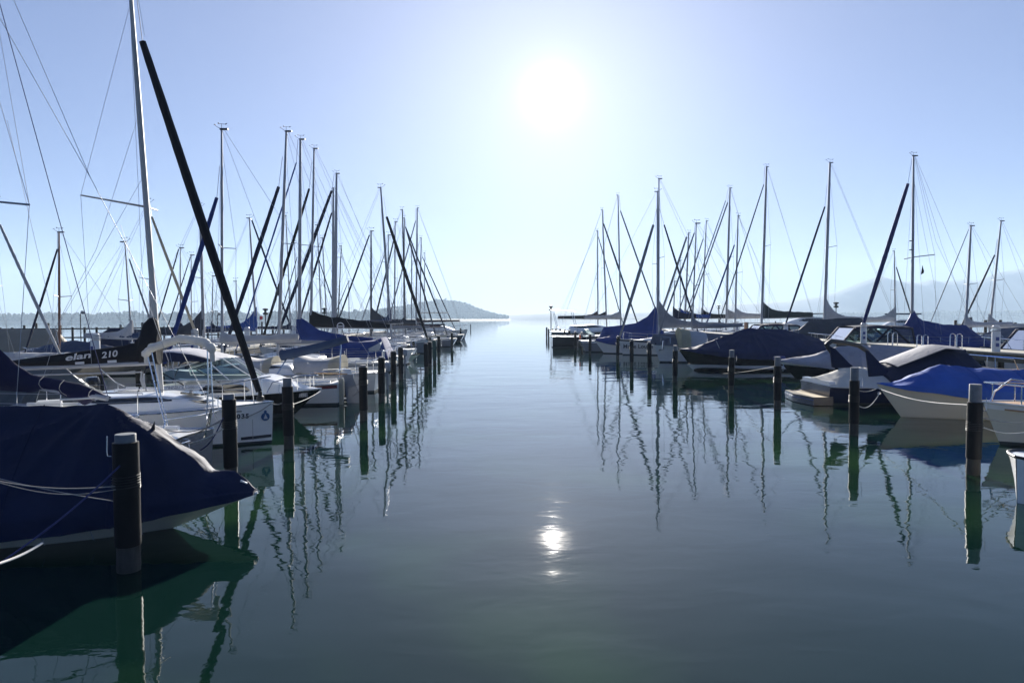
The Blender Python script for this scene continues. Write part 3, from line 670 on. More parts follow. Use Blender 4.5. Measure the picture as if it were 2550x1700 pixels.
# ---------------------------------------------------------------- piers
def pier(name, pts, wd, z, label, up=.22):
    e = empty(name, (pts[0][0], pts[0][1], 0), 0, label, 'pier'); o = Vector(pts[0])
    P0 = [Vector((x, y)) - o.xy if False else Vector((x - pts[0][0], y - pts[0][1])) for x, y in pts]
    mb = MB(); rows = []
    for i, p in enumerate(P0):
        rows.append([(p.x, p.y, z - .06), (p.x, p.y, z), (p.x + wd, p.y, z), (p.x + wd, p.y, z - .06)])
    mb.grid(rows); mb.face([0, 1, 2, 3]); mb.build('planks', PLANK, e)
    for dx in (.08, wd - .08): MB().grid([[(p.x + dx - .06, p.y, z - .062), (p.x + dx - .06, p.y, z - up - .2), (p.x + dx + .06, p.y, z - up - .2), (p.x + dx + .06, p.y, z - .062)] for p in P0], closed=True) if False else None
    for dx in (.08, wd - .08):
        b = MB(); b.grid([[(p.x + dx - .06, p.y, z - .062), (p.x + dx - .06, p.y, z - up - .2), (p.x + dx + .06, p.y, z - up - .2), (p.x + dx + .06, p.y, z - .062)] for p in P0], closed=True); b.build('beam', PBEAM, e)
    tot = sum((b - a).length for a, b in zip(P0, P0[1:])); n = int(tot / 5)
    for i in range(n):
        q = i / n * tot; acc = 0
        for a, b in zip(P0, P0[1:]):
            l = (b - a).length
            if q <= acc + l: c = a.lerp(b, (q - acc) / l); break
            acc += l
        for dx in (.3, wd - .3): MB().lathe([(.13, -1), (.13, z - .063)], (c.x + dx, c.y, 0), 10).build('support_post', PWOOD, e)
    return e
pier('pier', [(21.6, 22), (21.0, 42), (20.6, 62), (20.3, 115)], 2.2, 1.42, 'weathered plank pier running away behind the right berths')
pier('pier', [(-19.2, 19), (-19.0, 40), (-20.3, 62), (-22, 110)], 1.8, 1.15, 'plank pier behind the left berths under the furled sails')
def pedestal(px, ytop, D, label, zt=None, wd=.17):
    T = P(px, ytop, D); z = T.z; e = empty('power_pedestal', (T.x, D, z - 1.2), 0, label, 'power pedestal', 'white power pedestals on the piers')
    MB().lathe([(wd, .0), (wd, .88), (wd * .96, .9)], n=14).build('body', FENDER, e)
    mb = MB()
    for i in range(4): mb.lathe([(wd * .6, .905 + i * .07), (wd * 1.02, .91 + i * .07), (wd * 1.02, .945 + i * .07), (wd * .6, .95 + i * .07)], n=14)
    mb.lathe([(wd * .85, 1.18), (wd * .7, 1.21), (.001, 1.22)], n=14); mb.build('louvre_top', FENDER, e)
    for zz in (.35, .62): MB().box((-.06, -wd - .012, zz), (.12, .05, .16)).build('socket', FENDB, e)
pedestal(2481, 811, 30.5, 'large white power pedestal at the right edge beside the grey hood boat')
pedestal(2151, 805, 41, 'white power pedestal under the big navy furled genoa')
pedestal(1957, 804, 54, 'white power pedestal at the foot of the slanting blue furled sail')
pedestal(1836, 799, 66, 'small white power pedestal behind the brown mooring post')
pedestal(237, 831, 28, 'white power pedestal above the black lettered sail cover')
pedestal(485, 820, 34, 'white power pedestal at the foot of the beige furled sail')
pedestal(615, 815, 42, 'white power pedestal right of the thick black furled sail')
pedestal(733, 812, 42.5, 'white power pedestal left of the royal blue mast boot')
p = P(1857, 843, 60); e = tag(MB().tube([(p.x, 60, 1.2), (p.x, 60, 2.6)], .14, 10).build('wooden_post', PINK), 'orange brown wooden post on the right pier', 'post')
# ladder hand rails on the right pier
def hoop(px, ytop, ybot, D, wpx, label):
    a, b = P(px, ytop, D), P(px, ybot, D); wd = wpx * D / FPX
    e = empty('ladder_rail', (a.x, D, b.z), 0, label, 'ladder rail', 'steel ladder hand rails on the right pier'); hh = a.z - b.z
    for dy in (0, .5):
        pts = [(0, dy, -.1)] + [(0, dy, hh - wd / 2)] + [(wd / 2 - wd / 2 * math.cos(t), dy, hh - wd / 2 + wd / 2 * math.sin(t)) for t in [math.pi * i / 8 for i in range(1, 8)]] + [(wd, dy, hh - wd / 2), (wd, dy, -.3)]
        MB().tube(pts, .02, 8).build('handrail', STEEL, e)
for i, (px, yt, yb, D, wp, lb) in enumerate(((2224, 828, 862, 36, 11, 'leftmost of the three steel ladder rails before the blue tent boat'), (2299, 834, 880, 33, 12, 'middle steel ladder rail before the blue tent boat, reaching lowest'), (2383, 831, 874, 32.5, 13, 'right of the three steel ladder rails before the blue tent boat'), (1976, 820, 846, 50, 13, 'steel ladder rail right of the slanting blue furled sail'), (1880, 815, 845, 56, 7, 'steel ladder rail right of the orange brown post'))):
    hoop(px, yt, yb, D, wp, lb)
# breakwater fences beyond the berths
def fence(x0, x1, D, z, n, label, m=PWOOD, rails=(0,), th=.13, rm=PWOOD):
    a, b = P(x0, 800, D).x, P(x1, 800, D).x; e = empty('breakwater_fence', (a, D, 0), 0, label, 'fence'); W_ = b - a
    for i in range(n):
        x = W_ * i / (n - 1); hh = z + rnd.choice((0, .0, .25, .5)); MB().lathe([(th, -.8), (th, hh), (th * .6, hh + .03)], (x, 0, 0), 8).build('post', m, e)
    for r_ in rails: MB().box((W_ / 2, -.18, z - .15 - r_), (W_, .08, .16)).build('rail', rm, e)
fence(-60, 300, 78, 2.3, 13, 'breakwater railing behind the beige tent boat on the far left', rails=(0, 1.0))
fence(300, 760, 84, 2.3, 18, 'long breakwater railing behind the masts on the left', DARKM, rails=(0, .9), rm=PWOOD)
fence(2380, 2640, 62, 2.4, 8, 'pale breakwater railing at the right edge of the lake', rails=(0, .8), rm=PLANK)
fence(1690, 2000, 140, 2.0, 10, 'far breakwater posts behind the right berths', rails=(0,))

# ================================================================ LEFT BERTHS
# --- navy covered keelboat nearest the camera
e, h = hullboat('covered_keelboat', 9.9, 640, 1, 8.6, 2.1, .42, 'navy canvas covered low keelboat nearest the camera on the left', 'boat', hull=CREAM, boot=.03, bowf=1.15, tr=.5, skew=4.5, rake=1.2, full=1.9, rail=None, fat=.5)
def rdg(px, py, Y): q = LP(e, px, py, Y); return (q.x, q.z)
rd = [(-4.3, 1.0), (-3.4, 1.72), rdg(0, 1026, 9.3), rdg(120, 1021, 9.45), rdg(243, 1017, 9.5), rdg(310, 1045, 9.6), rdg(385, 1080, 9.7), rdg(440, 1112, 9.8), rdg(495, 1146, 9.8), rdg(525, 1178, 9.85), rdg(545, 1178, 9.9), rdg(585, 1178, 9.9), rdg(608, 1192, 9.9), rdg(628, 1214, 9.9), (4.27, .50)]
tent(h, e, rd, cloth('foreground_navy_canvas', (.008, .015, .050), 0, .03), skirt=.34, wr=.035, fold=.07, seed=3, shoulder=.95, over=.05, nx=200, x1=4.27, ny=26, bowflat=1, seams=(.3, .42, .54, .66, .8))
tube('gunwale_trim', WHITE, e, [(h.x0 + h.L * t, (h.beam(t) + .01), h.sheer(t) - .0) for t in [.9 + .1 * i / 10 for i in range(11)]] + [(h.x0 + h.L * t, -(h.beam(t) + .01), h.sheer(t)) for t in [1 - .12 * i / 10 for i in range(11)]], .022, 6)
q = LP(e, 606, 1200, 9.85); tag(MB().box(q, (.1, .07, .05), rot=Euler((.2, .5, .3)).to_matrix()).build('deck_block', WHITE, e), None)
q = LP(e, 386, 1070, 9.7); MB().poly([q, q + Vector((-.1, 0, -.06)), q + Vector((.0, 0, .13))]).build('batten_tip', RUBBER, e)
for k, (a, b) in enumerate((((360, 1095), (420, 1150)), ((490, 1150), (497, 1170)))):
    qa, qb = LP(e, *a, 9.3), LP(e, *b, 9.25)

for k in range(9):
    x_ = -1.5 + k * .55; t_ = h.t(x_); tube('cover_lashing', ROPE, e, [(x_, -(h.beam(t_) + .06), h.sheer(t_) - .2), (x_ + .05, -(h.beam(t_) + .05), h.sheer(t_) - .36)], .006, 5)
# --- small white boat with folded bimini, navy sail on the boom
e, h = hullboat('small_sailboat', 13.5, -400, -1, 7.2, 2.3, .75, 'small white sailboat with swim ladder, navy sail bundle and folded white bimini', 'sailboat', hull=NAVYH, stripe=WHITE, bowf=1.3, tr=.8, skew=-4, rail=STEEL)
B13 = e
h.deck(e, WHITE, cock=(h.x0 + .55, h.x0 + 2.3), depth=.38)
cabin(h, e, h.x0 + 2.35, h.x0 + 5.6, .42, .64)
cs = 1                                         # camera side (+y)
xs = h.x0
mast_x = .95
mt = MB().tube([(mast_x, 0, 1.1), (mast_x - .1, 0, 10.4)], .07, 10, flat=.75).build('mast', ALU, e)
tube('spreader', ALU, mt, [(mast_x, 0, 5.4), tuple(LP(e, 73, 510, 12.9))], .022, 6)
tipB = LP(e, 73, 510, 12.9)
tube('shroud', WIRE, e, [(mast_x - .1, 0, 10.2), tipB, LP(e, 40, 1010, 12.8)], .006, 5)
be = LP(e, 268, 992, 13.2); bs = Vector((mast_x, 0, 1.95))
tube('boom', ALU, e, [bs, be], .05, 8)
mb = MB(); rows = []
pf = [(-40, 850, 980), (0, 868, 972), (40, 905, 975), (80, 932, 978), (120, 940, 968), (150, 945, 978), (170, 950, 988), (200, 955, 1000), (215, 962, 1010), (240, 972, 990), (262, 984, 994)]
for i in range(61):
    px = -120 + (264 + 120) * i / 60
    yt, yb = prof([(a, b) for a, b, c in pf], px), prof([(a, c) for a, b, c in pf], px)
    yt = yt - (20 if px < -40 else 0) * (-(px + 40) / 80)
    A_, B_ = LP(e, px, yt, 13.3), LP(e, px, yb, 13.3); cc = (A_ + B_) / 2; hh = (A_.z - B_.z) / 2; r = []
    for k in range(16):
        a = 2 * math.pi * k / 16; wv = 1 + .3 * noise.noise(Vector((px * .03, k * .5, 2)))
        r.append((cc.x + .02 * math.sin(k), cc.y + .13 * math.sin(a) * wv * (1 - .3 * math.cos(a)), cc.z + math.cos(a) * hh * (1 if abs(math.cos(a)) > .9 else wv)))
    rows.append(r)
ids = mb.grid(rows, closed=True); mb.face(ids[0]); mb.face(ids[-1][::-1]); mb.build('sail_bundle', cloth('dark_purple_navy_canvas', (.010, .010, .045), 0, .03), e, 70)
for px in (110, 160, 232):
    a = LP(e, px, prof([(a, b) for a, b, c in pf], px) - 2, 13.25); b = LP(e, px + 6, prof([(a, c) for a, b, c in pf], px) + 2, 13.15); tube('sail_tie', ROPE, e, [a, a * .75 + b * .25 + Vector((0, .13, 0)), (a + b) / 2 + Vector((0, .17, 0)), a * .25 + b * .75 + Vector((0, .13, 0)), b], .006, 5)
for a, b, r in (((-20, -60), (268, 985), .008), ((-60, -60), (225, 442), .006), ((8, -60), (225, 442), .006), ((225, 442), (560, 1078), .006), ((-5, 60), (73, 510), .005), ((18, 300), (150, 870), .004), ((300, 560), (420, 900), .004)):
    tube('backstay' if r > .005 else 'halyard', ROPEB if r > .007 else WIRE, e, [LP(e, *a, 13.3), LP(e, *b, 13.3)], r, 5)
# folded bimini: bundle over steel bows
arch = [(366, 905, 13.9), (363, 880, 13.9), (378, 866, 13.8), (410, 856, 13.6), (448, 843, 13.3), (480, 846, 13.0), (512, 853, 12.8), (527, 868, 12.7), (530, 900, 12.7)]
pts = [LP(e, a, b, c) for a, b, c in arch]
sm = []
for i in range(len(pts) - 1):
    for k in range(6): sm.append(pts[i].lerp(pts[i + 1], k / 6))
sm.append(pts[-1])
MB().tube([p_ + Vector((0, 0, .02 * noise.noise(Vector((i * .6, 0, 0))))) for i, p_ in enumerate(sm)], [.078 * (1 + .35 * noise.noise(Vector((i * .45, 4, 0)))) * (.6 if i < 5 or i > len(sm) - 6 else 1) for i in range(len(sm))], 12).build('folded_bimini', WHITEC, e, 80)
for pl in ([(366, 880, 13.9), (392, 985, 13.9), (413, 1062, 13.8)], [(377, 872, 13.8), (400, 985, 13.8), (420, 1066, 13.75)], [(524, 866, 12.75), (528, 960, 12.7), (532, 1040, 12.7)], [(516, 862, 12.8), (519, 960, 12.75), (514, 1045, 12.75)]):
    tube('bimini_strut', STEEL, e, [LP(e, *p_) for p_ in pl], .013, 8)
for pl in ([(400, 1098, 13.4), (412, 1045, 13.6), (500, 1032, 13.2), (556, 1018, 12.7)], [(508, 1092, 12.9), (524, 1020, 12.8)], [(520, 1065, 12.8), (527, 1016, 12.7)]):
    tube('stern_rail', STEEL, e, [LP(e, *p_) for p_ in pl], .015, 6)
a = Vector((xs - .03, .35, .0)); mb = MB()
for dy in (0, .3): mb.tube([(xs + .1, .25 + dy, .8), (xs - .12, .25 + dy, .78), (xs - .16, .25 + dy, .1)], .014, 6)
for k in range(4): mb.tube([(xs - .15, .25, .15 + k * .2), (xs - .15, .55, .15 + k * .2)], .014, 6)
mb.build('swim_ladder', STEEL, e)
tube('boat_hook', ROPEW, e, [LP(e, 150, 995, 13), LP(e, 240, 990, 13)], .02, 6)
MB().lathe([(.02, .16), (.09, .12), (.1, -.1), (.03, -.16)], LP(e, 335, 1050, 13.0), 12).build('winch', STEEL, e)
for k, (a, b) in enumerate((((430, 1098, 13.2), (552, 1045, 12.2)), ((445, 1105, 13.1), (555, 1068, 12.1)), ((500, 1120, 12.9), (556, 1040, 12.0)), ((395, 1065, 13.5), (548, 1050, 12.0)))):
    rope(P(*a), P(*b), .04 + .03 * k, (ROPE, ROPEW, ROPEB, ROPE)[k], ['tight grey rope from the small boat stern to the second left pile', 'pale rope under the grey one at the second left pile', 'slack dark blue rope drooping from the second left pile', 'long grey rope running level to the second left pile'][k], .012)

# --- white sailboat with the black lettered cover
e, h, d = sailboat(16.7, 401, (322, -60), 1, 'white sailboat numbered 7035 with thick black furled genoa and black lettered sail cover', gen=(355, 105, 648, 985), gcol=BLACK, gr=.115,
    L=7.0, B=2.4, fb=.80, hull=WHITE, stripe=None, mw=17, mm=WHITEM, cover=0, cabh=.42, spr=(), shr=False, boot=.06, hullkw=dict(full=3.0, rake=.04), jx=.34, cock=True, skew=0)
E17 = e; cs = -1
zb = lambda t: h.sheer(t)
def onhull(px, py, eps=.008):
    """point on the camera side of the hull under a pixel"""
    lo, hi = 14.0, 17.0
    for _ in range(40):
        m_ = (lo + hi) / 2; q = LP(e, px, py, m_); t = h.t(q.x); b = h.beam(t); g = 1 - .45 * t ** 3; s_ = h.sheer(t)
        k = 1 if q.z >= s_ else (.86 + .12 * max(0, q.z) / s_) * (g + (1 - g) * (max(0, q.z) / s_) ** 1.2)
        if -q.y > b * k: lo = m_
        else: hi = m_
    return LP(e, px, py, hi - eps)
for name, pl, m_, r_ in (('boot_stripe', [(600, 1092), (630, 1089), (665, 1085), (676, 1084)], LETB, .035), ('side_stripe', [(420, 1043), (480, 1036), (540, 1028)], LETB, .008), ('side_stripe', [(575, 1025), (602, 1024)], LETB, .012)):
    mb = MB(); rr = [[onhull(px, py) + Vector((0, 0, r_)), onhull(px, py) - Vector((0, 0, r_))] for px, py in [(a[0] + (b[0] - a[0]) * k / 6, a[1] + (b[1] - a[1]) * k / 6) for a, b in zip(pl, pl[1:]) for k in range(7)]]
    mb.grid(rr); mb.build(name, m_, e)
for i, ch in enumerate('7035'):
    a = onhull(583 + i * 11, 1038 - i * .8, .02); b = onhull(590 + i * 11, 1037 - i * .8, .02); d_ = (b - a)
    text('registration_number', ch, .15, LETB, e, a, (math.pi / 2, 0, math.atan2(d_.y, d_.x)), bold=.006)
a = onhull(661, 1037, .02); b = onhull(668, 1037, .02); d_ = (b - a); ang = math.atan2(d_.y, d_.x)
em = MB().lathe([(.001, .0), (.10, .0), (.10, .006), (.001, .007)], n=24).build('club_emblem', mat('emblem_blue', (.02, .08, .22), .4, var=.02), e); em.location = a; em.rotation_euler = (math.pi / 2, 0, ang)
MB().poly([(-.045, -.05, .010), (.05, -.05, .010), (.0, .07, .010)]).build('emblem_sail', LETW, em)
mb = MB(); mb.lathe([(.001, .0), (.035, .0), (.035, .006), (.001, .007)], (0, .12, 0), n=14); mb.build('emblem_crown', MATS['emblem_blue'], em)
# rope hanging along the bow, chain
tube('bow_line', ROPE, e, [onhull(604, 1040, .03), onhull(620, 1036, .03), onhull(650, 1022, .03), LP(e, 676, 1004, 16.6)], .012, 6)
tube('hanging_line', ROPE, e, [onhull(629, 1044, .03), onhull(630, 1095, .03)], .006, 5)
# boom, second spar and the lettered cover
b0, b1 = LP(e, 385, 903, 16.55), LP(e, 42, 917, 16.3)
tube('boom', ALU, e, [b0, b1], [.062, .06], 10)
tube('boom', ALU, e, [LP(e, 350, 926, 16.6), LP(e, 80, 934, 16.4)], .018, 8)
pf = [(28, 898, 908), (60, 893, 908), (160, 880, 911), (250, 868, 908), (310, 860, 905), (338, 850, 903), (352, 832, 902), (358, 806, 902), (372, 792, 902), (385, 789, 903), (394, 800, 904), (398, 830, 905)]
mb = MB(); rows = []
for i in range(90):
    px = 28 + (397 - 28) * i / 89; yt, yb = prof([(a, b) for a, b, c in pf], px), prof([(a, c) for a, b, c in pf], px)
    Yd = 16.3 + .3 * i / 89; A_, B_ = LP(e, px, yt, Yd), LP(e, px, yb + 3, Yd); cc = (A_ + B_) / 2; hh = (A_.z - B_.z) / 2; r = []
    wd = .10 + (.07 if px > 350 else 0)
    for k in range(20):
        a = 2 * math.pi * k / 20; wv = .012 * noise.noise(Vector((cc.x * 3, k * .4, 9)))
        r.append((cc.x, cc.y + math.copysign(abs(math.sin(a)) ** .6, math.sin(a)) * wd * (1 - .45 * max(0, math.cos(a))) + wv, cc.z + math.cos(a) * hh))
    rows.append(r)
ids = mb.grid(rows, closed=True); mb.face(ids[0]); mb.face(ids[-1][::-1]); scv = mb.build('sail_cover', BLACK, e, 70)
def ctext(s, px, py, hpx, width, shear=.2):
    q = LP(e, px, py, 16.33); a2, b2 = LP(e, px - 20, py + 2.6, 16.3), LP(e, px + 20, py - 2.6, 16.3); d_ = b2 - a2
    q.y -= .135
    t = text('lettering', s, hpx * 16.4 / FPX * 1.4, LETW, scv, q, (math.pi / 2, 0, 0), shear=shear, width=width, bold=.004)
    t.rotation_euler = (Matrix.Rotation(math.atan2(d_.z, d_.x), 3, 'Y').inverted() @ Matrix.Rotation(math.pi / 2, 3, 'X')).to_euler(); return t
ctext('elan', 202, 887, 15, 1.9); ctext('210', 280, 882, 15, 1.25)
for px, py in ((206, 903), (286, 899)):
    q = LP(e, px, py, 16.3); q.y -= .115; MB().box(q, (.21, .012, .06), rot=Matrix.Rotation(-.06, 3, 'Y')).build('reflective_patch', LETW, scv)
for px in (62, 158, 330): q = LP(e, px, prof([(a, b) for a, b, c in pf], px), 16.4); MB().box(q, (.07, .05, .035)).build('batten_end', FENDER, scv)
tube('spreader', WHITEM, e, [LP(e, 362, 515, 16.75), LP(e, 201, 486, 15.6)], [.028, .018], 8)
tube('spreader', WHITEM, e, [LP(e, 362, 515, 16.75), LP(e, 392, 524, 17.9)], [.028, .018], 8)
tp = LP(e, 201, 486, 15.6)
for pl in ([LP(e, 322, 20, 16.7), tp, LP(e, 228, 905, 15.7)], [LP(e, 357, 440, 16.7), LP(e, 150, 800, 15.8), LP(e, 90, 1000, 15.6)], [LP(e, 322, -20, 16.7), LP(e, 355, 700, 16.6), LP(e, 358, 890, 16.5)], [LP(e, 345, 0, 16.7), LP(e, 360, 90, 16.7)], [LP(e, 357, 515, 16.7), LP(e, 387, 690, 16.4), LP(e, 440, 970, 15.8)], [LP(e, 341, 300, 16.7), LP(e, 240, 620, 16.2), LP(e, 110, 870, 15.9)]):
    tube('shroud', WIRE, e, pl, .0045, 5)
# hatch on the fore cabin, cleat, sheet bundle
q = LP(e, 497, 997, 16.5); MB().box(q, (.55, .5, .05), rot=Matrix.Rotation(.16, 3, 'Y')).build('deck_hatch', GLASSD, e)
MB().box(q + Vector((0, 0, -.03)), (.62, .57, .04), rot=Matrix.Rotation(.16, 3, 'Y')).build('hatch_frame', WHITE, e)
for px, py in ((352, 925), (358, 930)): q = LP(e, px, py, 16.3); tube('rope_hank', ROPEW, e, [q, q + Vector((.02, -.02, -.25)), q + Vector((.05, 0, -.42)), q + Vector((-.02, 0, -.2)), q + Vector((.01, 0, 0))], .02, 6)
for zz, cc_ in ((.02, ROPEW),): tube('halyard', cc_, e, [LP(e, 250, 918, 16.1), LP(e, 285, 950, 16.0), LP(e, 310, 963, 15.9)], .014, 6)

# --- white motorboat with black hull band and navy striped canopy
e, h = hullboat('motorboat', 21.3, 800, 1, 6.9, 2.5, .72, 'white motorboat with black hull, raked windscreen and navy canopy beside the 7035 sailboat', 'motorboat', hull=BLACKH, boot=.12, bowf=1.2, tr=.9, rake=.9, full=2.4, rail=WHITE)
M21 = e; cs = -1
h.deck(e, WHITE, cock=(h.x0 + .4, h.x0 + 3.0), depth=.3)
mb = MB(); rows = []                       # moulded upper works with a sloping foredeck
pxs = [(405, 958), (470, 954), (560, 949), (600, 944), (640, 938), (665, 942), (700, 955), (740, 968), (775, 972)]
for i in range(40):
    px = 405 + 370 * i / 39; zt = LP(e, px, prof(pxs, px), 20.6).z; x = LP(e, px, 960, 20.6).x; t = h.t(x); b = h.beam(t) * .93; s_ = h.sheer(t) - .03; zt = max(zt, s_ + .03); r = []
    for k in range(-12, 13):
        u = k / 12; au = abs(u); y = b * math.copysign(1 - (1 - au) ** 2.2 if False else math.sin(au * math.pi / 2) ** .8, u); r.append((x, y, s_ + (zt - s_) * (1 - au ** 5) ** .8))
    rows.append(r)
def opn(i, j): return i < 20 and 5 <= j <= 18
ids = mb.grid(rows, skip=opn); mb.face(ids[0]); up = mb.build('upper_deck', WHITE, e, 45)
ft, tpn = windscreen(e, h, LP(e, 402, 945, 20.5).x, LP(e, 625, 945, 20.6).x, LP(e, 500, 946, 20.4).z, .62, h.B * .43, frame=WHITE, rk=.95)
mb = MB(); rows = []
cp = [(392, 885), (420, 870), (450, 868), (500, 876), (560, 893)]
for i in range(20):
    px = 395 + 165 * i / 19; zt = LP(e, px, prof(cp, px), 21).z; x = LP(e, px, 900, 21).x; hb = .36 * (1 - (i / 19) ** 2) + .03
    rows.append([(x, 1.05 * math.copysign(abs(math.cos(math.pi * k / 14)) ** .6, math.cos(math.pi * k / 14)), zt - hb + hb * math.sin(math.pi * k / 14) ** .5) for k in range(15)])
mb.grid(rows, mcol=lambda j: 1 if 2 < j < 11 else 0); mb.build('canopy', [NAVY, cloth('striped_canopy_white', (.5, .5, .55), .2)], e, 60)
for sg in (-1, 1):
    tube('canopy_bow', RUBBER, e, [(rows[2][7][0], sg * 1.03, 1.6), (rows[4][7][0] + .9, sg * 1.0, .95)], .02, 6); tube('canopy_bow', RUBBER, e, [(rows[0][7][0], sg * 1.03, 1.6), (rows[0][7][0] - .3, sg * 1.0, .8)], .02, 6)
mb = MB()      # cabin side window
wy = lambda px, py: LP(e, px, py, 21.3 - h.beam(h.t(LP(e, px, py, 20.2).x)) * .93 - .045)
wp = [(488, 978), (512, 960), (560, 957), (600, 957), (616, 964), (622, 972), (614, 976), (560, 978)]
cx_ = wy(555, 968); pts_ = [wy(*q_) for q_ in wp]
for a, b in zip(pts_, pts_[1:] + pts_[:1]): mb.poly([cx_, a, b])
mb.build('side_window', GLASSD, up)
q = wy(448, 965); text('lettering', 'PINNACLE 200', .12, LETG, up, q, (math.pi / 2, 0, 0), width=1.1)
q = wy(558, 948) + Vector((0, -.0, 0)); text('lettering', 'SkyCommand', .09, LETG, up, q, (math.pi / 2, 0, 0), shear=.3)
for px, py in ((533, 945),): MB().box(wy(px, py), (.06, .02, .045)).build('side_light', RUBBER, up)
mb = MB()
for dz in (.17, .22): mb.tube([(x_, -(h.beam(h.t(x_)) * .9 + .06), dz) for x_ in [h.x0 + .3 + i * .4 for i in range(10)]], .018, 5)
mb.build('hull_stripe', FENDER, e)
t_ = h.t(LP(e, 755, 985, 20.9).x); q = LP(e, 752, 984, 20.9); q.y = -h.beam(t_) * .93 - .05
mb = MB().box(q, (.42, .01, .13), rot=Matrix.Rotation(-.5, 3, 'Z') @ Matrix.Rotation(-.1, 3, 'Y')); pl_ = mb.build('number_plate', LETG, e)
text('registration_number', '9494', .14, LETW, e, q + Vector((.0, -.03, 0)), (math.pi / 2, -.0, -.5), bold=.003, width=1.1)
bowrail(e, h, LP(e, 690, 960, 21).x, .42)
outboard(e, h.x0 - .25, .75)
MB().lathe([(.01, .05), (.1, .06), (.13, 0), (.1, -.05)], LP(e, 536, 924, 21), 12).build('steering_wheel', RUBBER, e)
MB().box(LP(e, 405, 925, 20.4), (.12, .1, .28), rot=Matrix.Rotation(.5, 3, 'Y')).build('outrigger_float', FENDER, e)

# --- red striped daysailer, stern with rudder towards the channel
e, h = hullboat('daysailer', 24.6, 470, -1, 5.9, 2.0, .72, 'white daysailer with maroon stripe, plumb stern and tall rudder', 'sailboat', hull=OFFW, stripe=MAROON, bowf=1.25, tr=.72, rail=WHITE)
e.location.x = Xat(845, .7, 24.6) - h.L / 2 + .1
h.deck(e, DECK, cock=(h.x0 + .3, h.x0 + 2.4), depth=.35)
mb = MB(); xs = h.x0
mb.poly([(xs - .06, -.02, 1.0), (xs - .38, -.02, .95), (xs - .75, -.02, .0), (xs - .6, -.02, -.3), (xs - .2, -.02, -.3)])
mb.poly([(xs - .06, .02, 1.0), (xs - .38, .02, .95), (xs - .75, .02, .0), (xs - .6, .02, -.3), (xs - .2, .02, -.3)][::-1])
mb.box((xs - .22, 0, .98), (.4, .08, .1)); mb.build('rudder', GREYH, e)
tube('tiller', TAN, e, [(xs - .2, 0, 1.04), (xs + 1.0, 0, 1.1)], .025, 6)
MB().box((xs - .05, .35, .45), (.14, .18, .9)).build('stern_bracket', BEIGE, e); outboard(e, xs - .1, .8, FENDER, .8, -.3)
tube('stern_rail', STEEL, e, [(xs + .9, .8, .8), (xs + .9, .8, 1.15), (xs + .05, .7, 1.2), (xs + .05, -.7, 1.2), (xs + .9, -.8, 1.15), (xs + .9, -.8, .8)], .014, 6)
# lowered mast in slate canvas above it
A_, B_ = LP(e, 700, 885, 25.5), LP(e, 866, 843, 25.5); N = 24
MB().tube([A_.lerp(B_, i / N) + Vector((0, 0, -.05 * math.sin(math.pi * i / N))) for i in range(N + 1)], [(.20 - .06 * i / N) * (1 + .2 * noise.noise(Vector((i * .7, 0, 0)))) for i in range(N + 1)], 10).build('wrapped_spar', SLATE, e, 70)
tube('spar_crutch', STEEL, e, [A_ * .9 + B_ * .1 + Vector((0, 0, -.1)), (A_.x, 0, .8)], .025, 6); tube('spar_crutch', STEEL, e, [B_ * .9 + A_ * .1, (h.x0 + .1, 0, .8)], .025, 6)

# --- white sailboat with beige cockpit tent
LB = 'sailboats on the left berths'
e, h, d = sailboat(29, 553, (552, 322), -1, 'white sailboat with grey wrapped boom, beige cockpit tent and royal blue furled genoa', gen=(540, 492, 440, 810), gcol=ROYAL, gr=.15, L=9.3, B=2.9, fb=.75, hull=OFFW, stripe=None, mw=9, cover=LGREY, boomz=2.0, cov=(.55, .27, .25), boomup=.12, boomf=.5, cabh=.42, group=LB, tau=.3, spl=.9)
for (px, py, Yd, wd, hh, ln) in ((650, 912, 28.8, 1.0, .55, 1.3), (800, 912, 28.6, 1.1, .6, 1.9)):
    q = LP(e, px, py, Yd); mb = MB(); rows = []
    for i in range(15):
        u = i / 14 * 2 - 1; x = q.x + u * ln / 2; zz = .95 + hh * (1 - .25 * (1 - u * u)); k_ = 1 - .3 * abs(u) ** 3
        rows.append([(x, q.y + wd * k_ * math.cos(math.pi * k / 16) + .03 * noise.noise(Vector((x * 3, k, 1))), .85 + (zz - .85) * math.sin(math.pi * k / 16) ** .55 + .03 * noise.noise(Vector((x * 2, k * .6, 5)))) for k in range(17)])
    ids = mb.grid(rows, mrow=lambda i: 1 if (i < 3) else 0); mb.face(ids[0], 1); mb.face(ids[-1][::-1], 0); mb.build('cockpit_tent', [LGREY, BEIGE], e, 60)
# --- next rows
e, h, d = sailboat(35, 692, (713, 327), -1, 'white sailboat with tall grey mast and long dark navy furled genoa, bow to the pier', gen=(694, 465, 585, 790), gcol=NAVY, gr=.16, fb=.8, mw=10, cover=GREYC, boomz=1.75, boomup=.0, boomf=.55, L=8.6, cov=(.3, .2, .12), group=LB, stripe=GREYH, spl=.9)
e, h, d = sailboat(39.5, 745, (748, 347), -1, 'sailboat under royal blue sail cover and blue cockpit tent with clear window', gen=(738, 405, 611, 800), gcol=MIDBLUE, gr=.07, fb=.85, mw=11, cover=ROYAL, boomz=1.75, boomup=-.15, boomf=.75, L=9.6, cov=(1.5, .45, .3), group=LB, stripe=NAVYH, tau=1.0, spl=1.0)
mast_boot = MB().lathe([(.17, 1.6), (.16, 2.4), (.15, 3.0), (.14, 3.05)], (0, 0, 0), 12).build('mast_boot', ROYAL, e)
xa_, xb_ = LP(e, 972, 860, 39.5).x, LP(e, 800, 860, 39.5).x
mb = MB(); rows = []
tp_ = [(800, 862), (860, 842), (872, 846), (900, 849), (940, 846), (957, 838), (975, 885)]
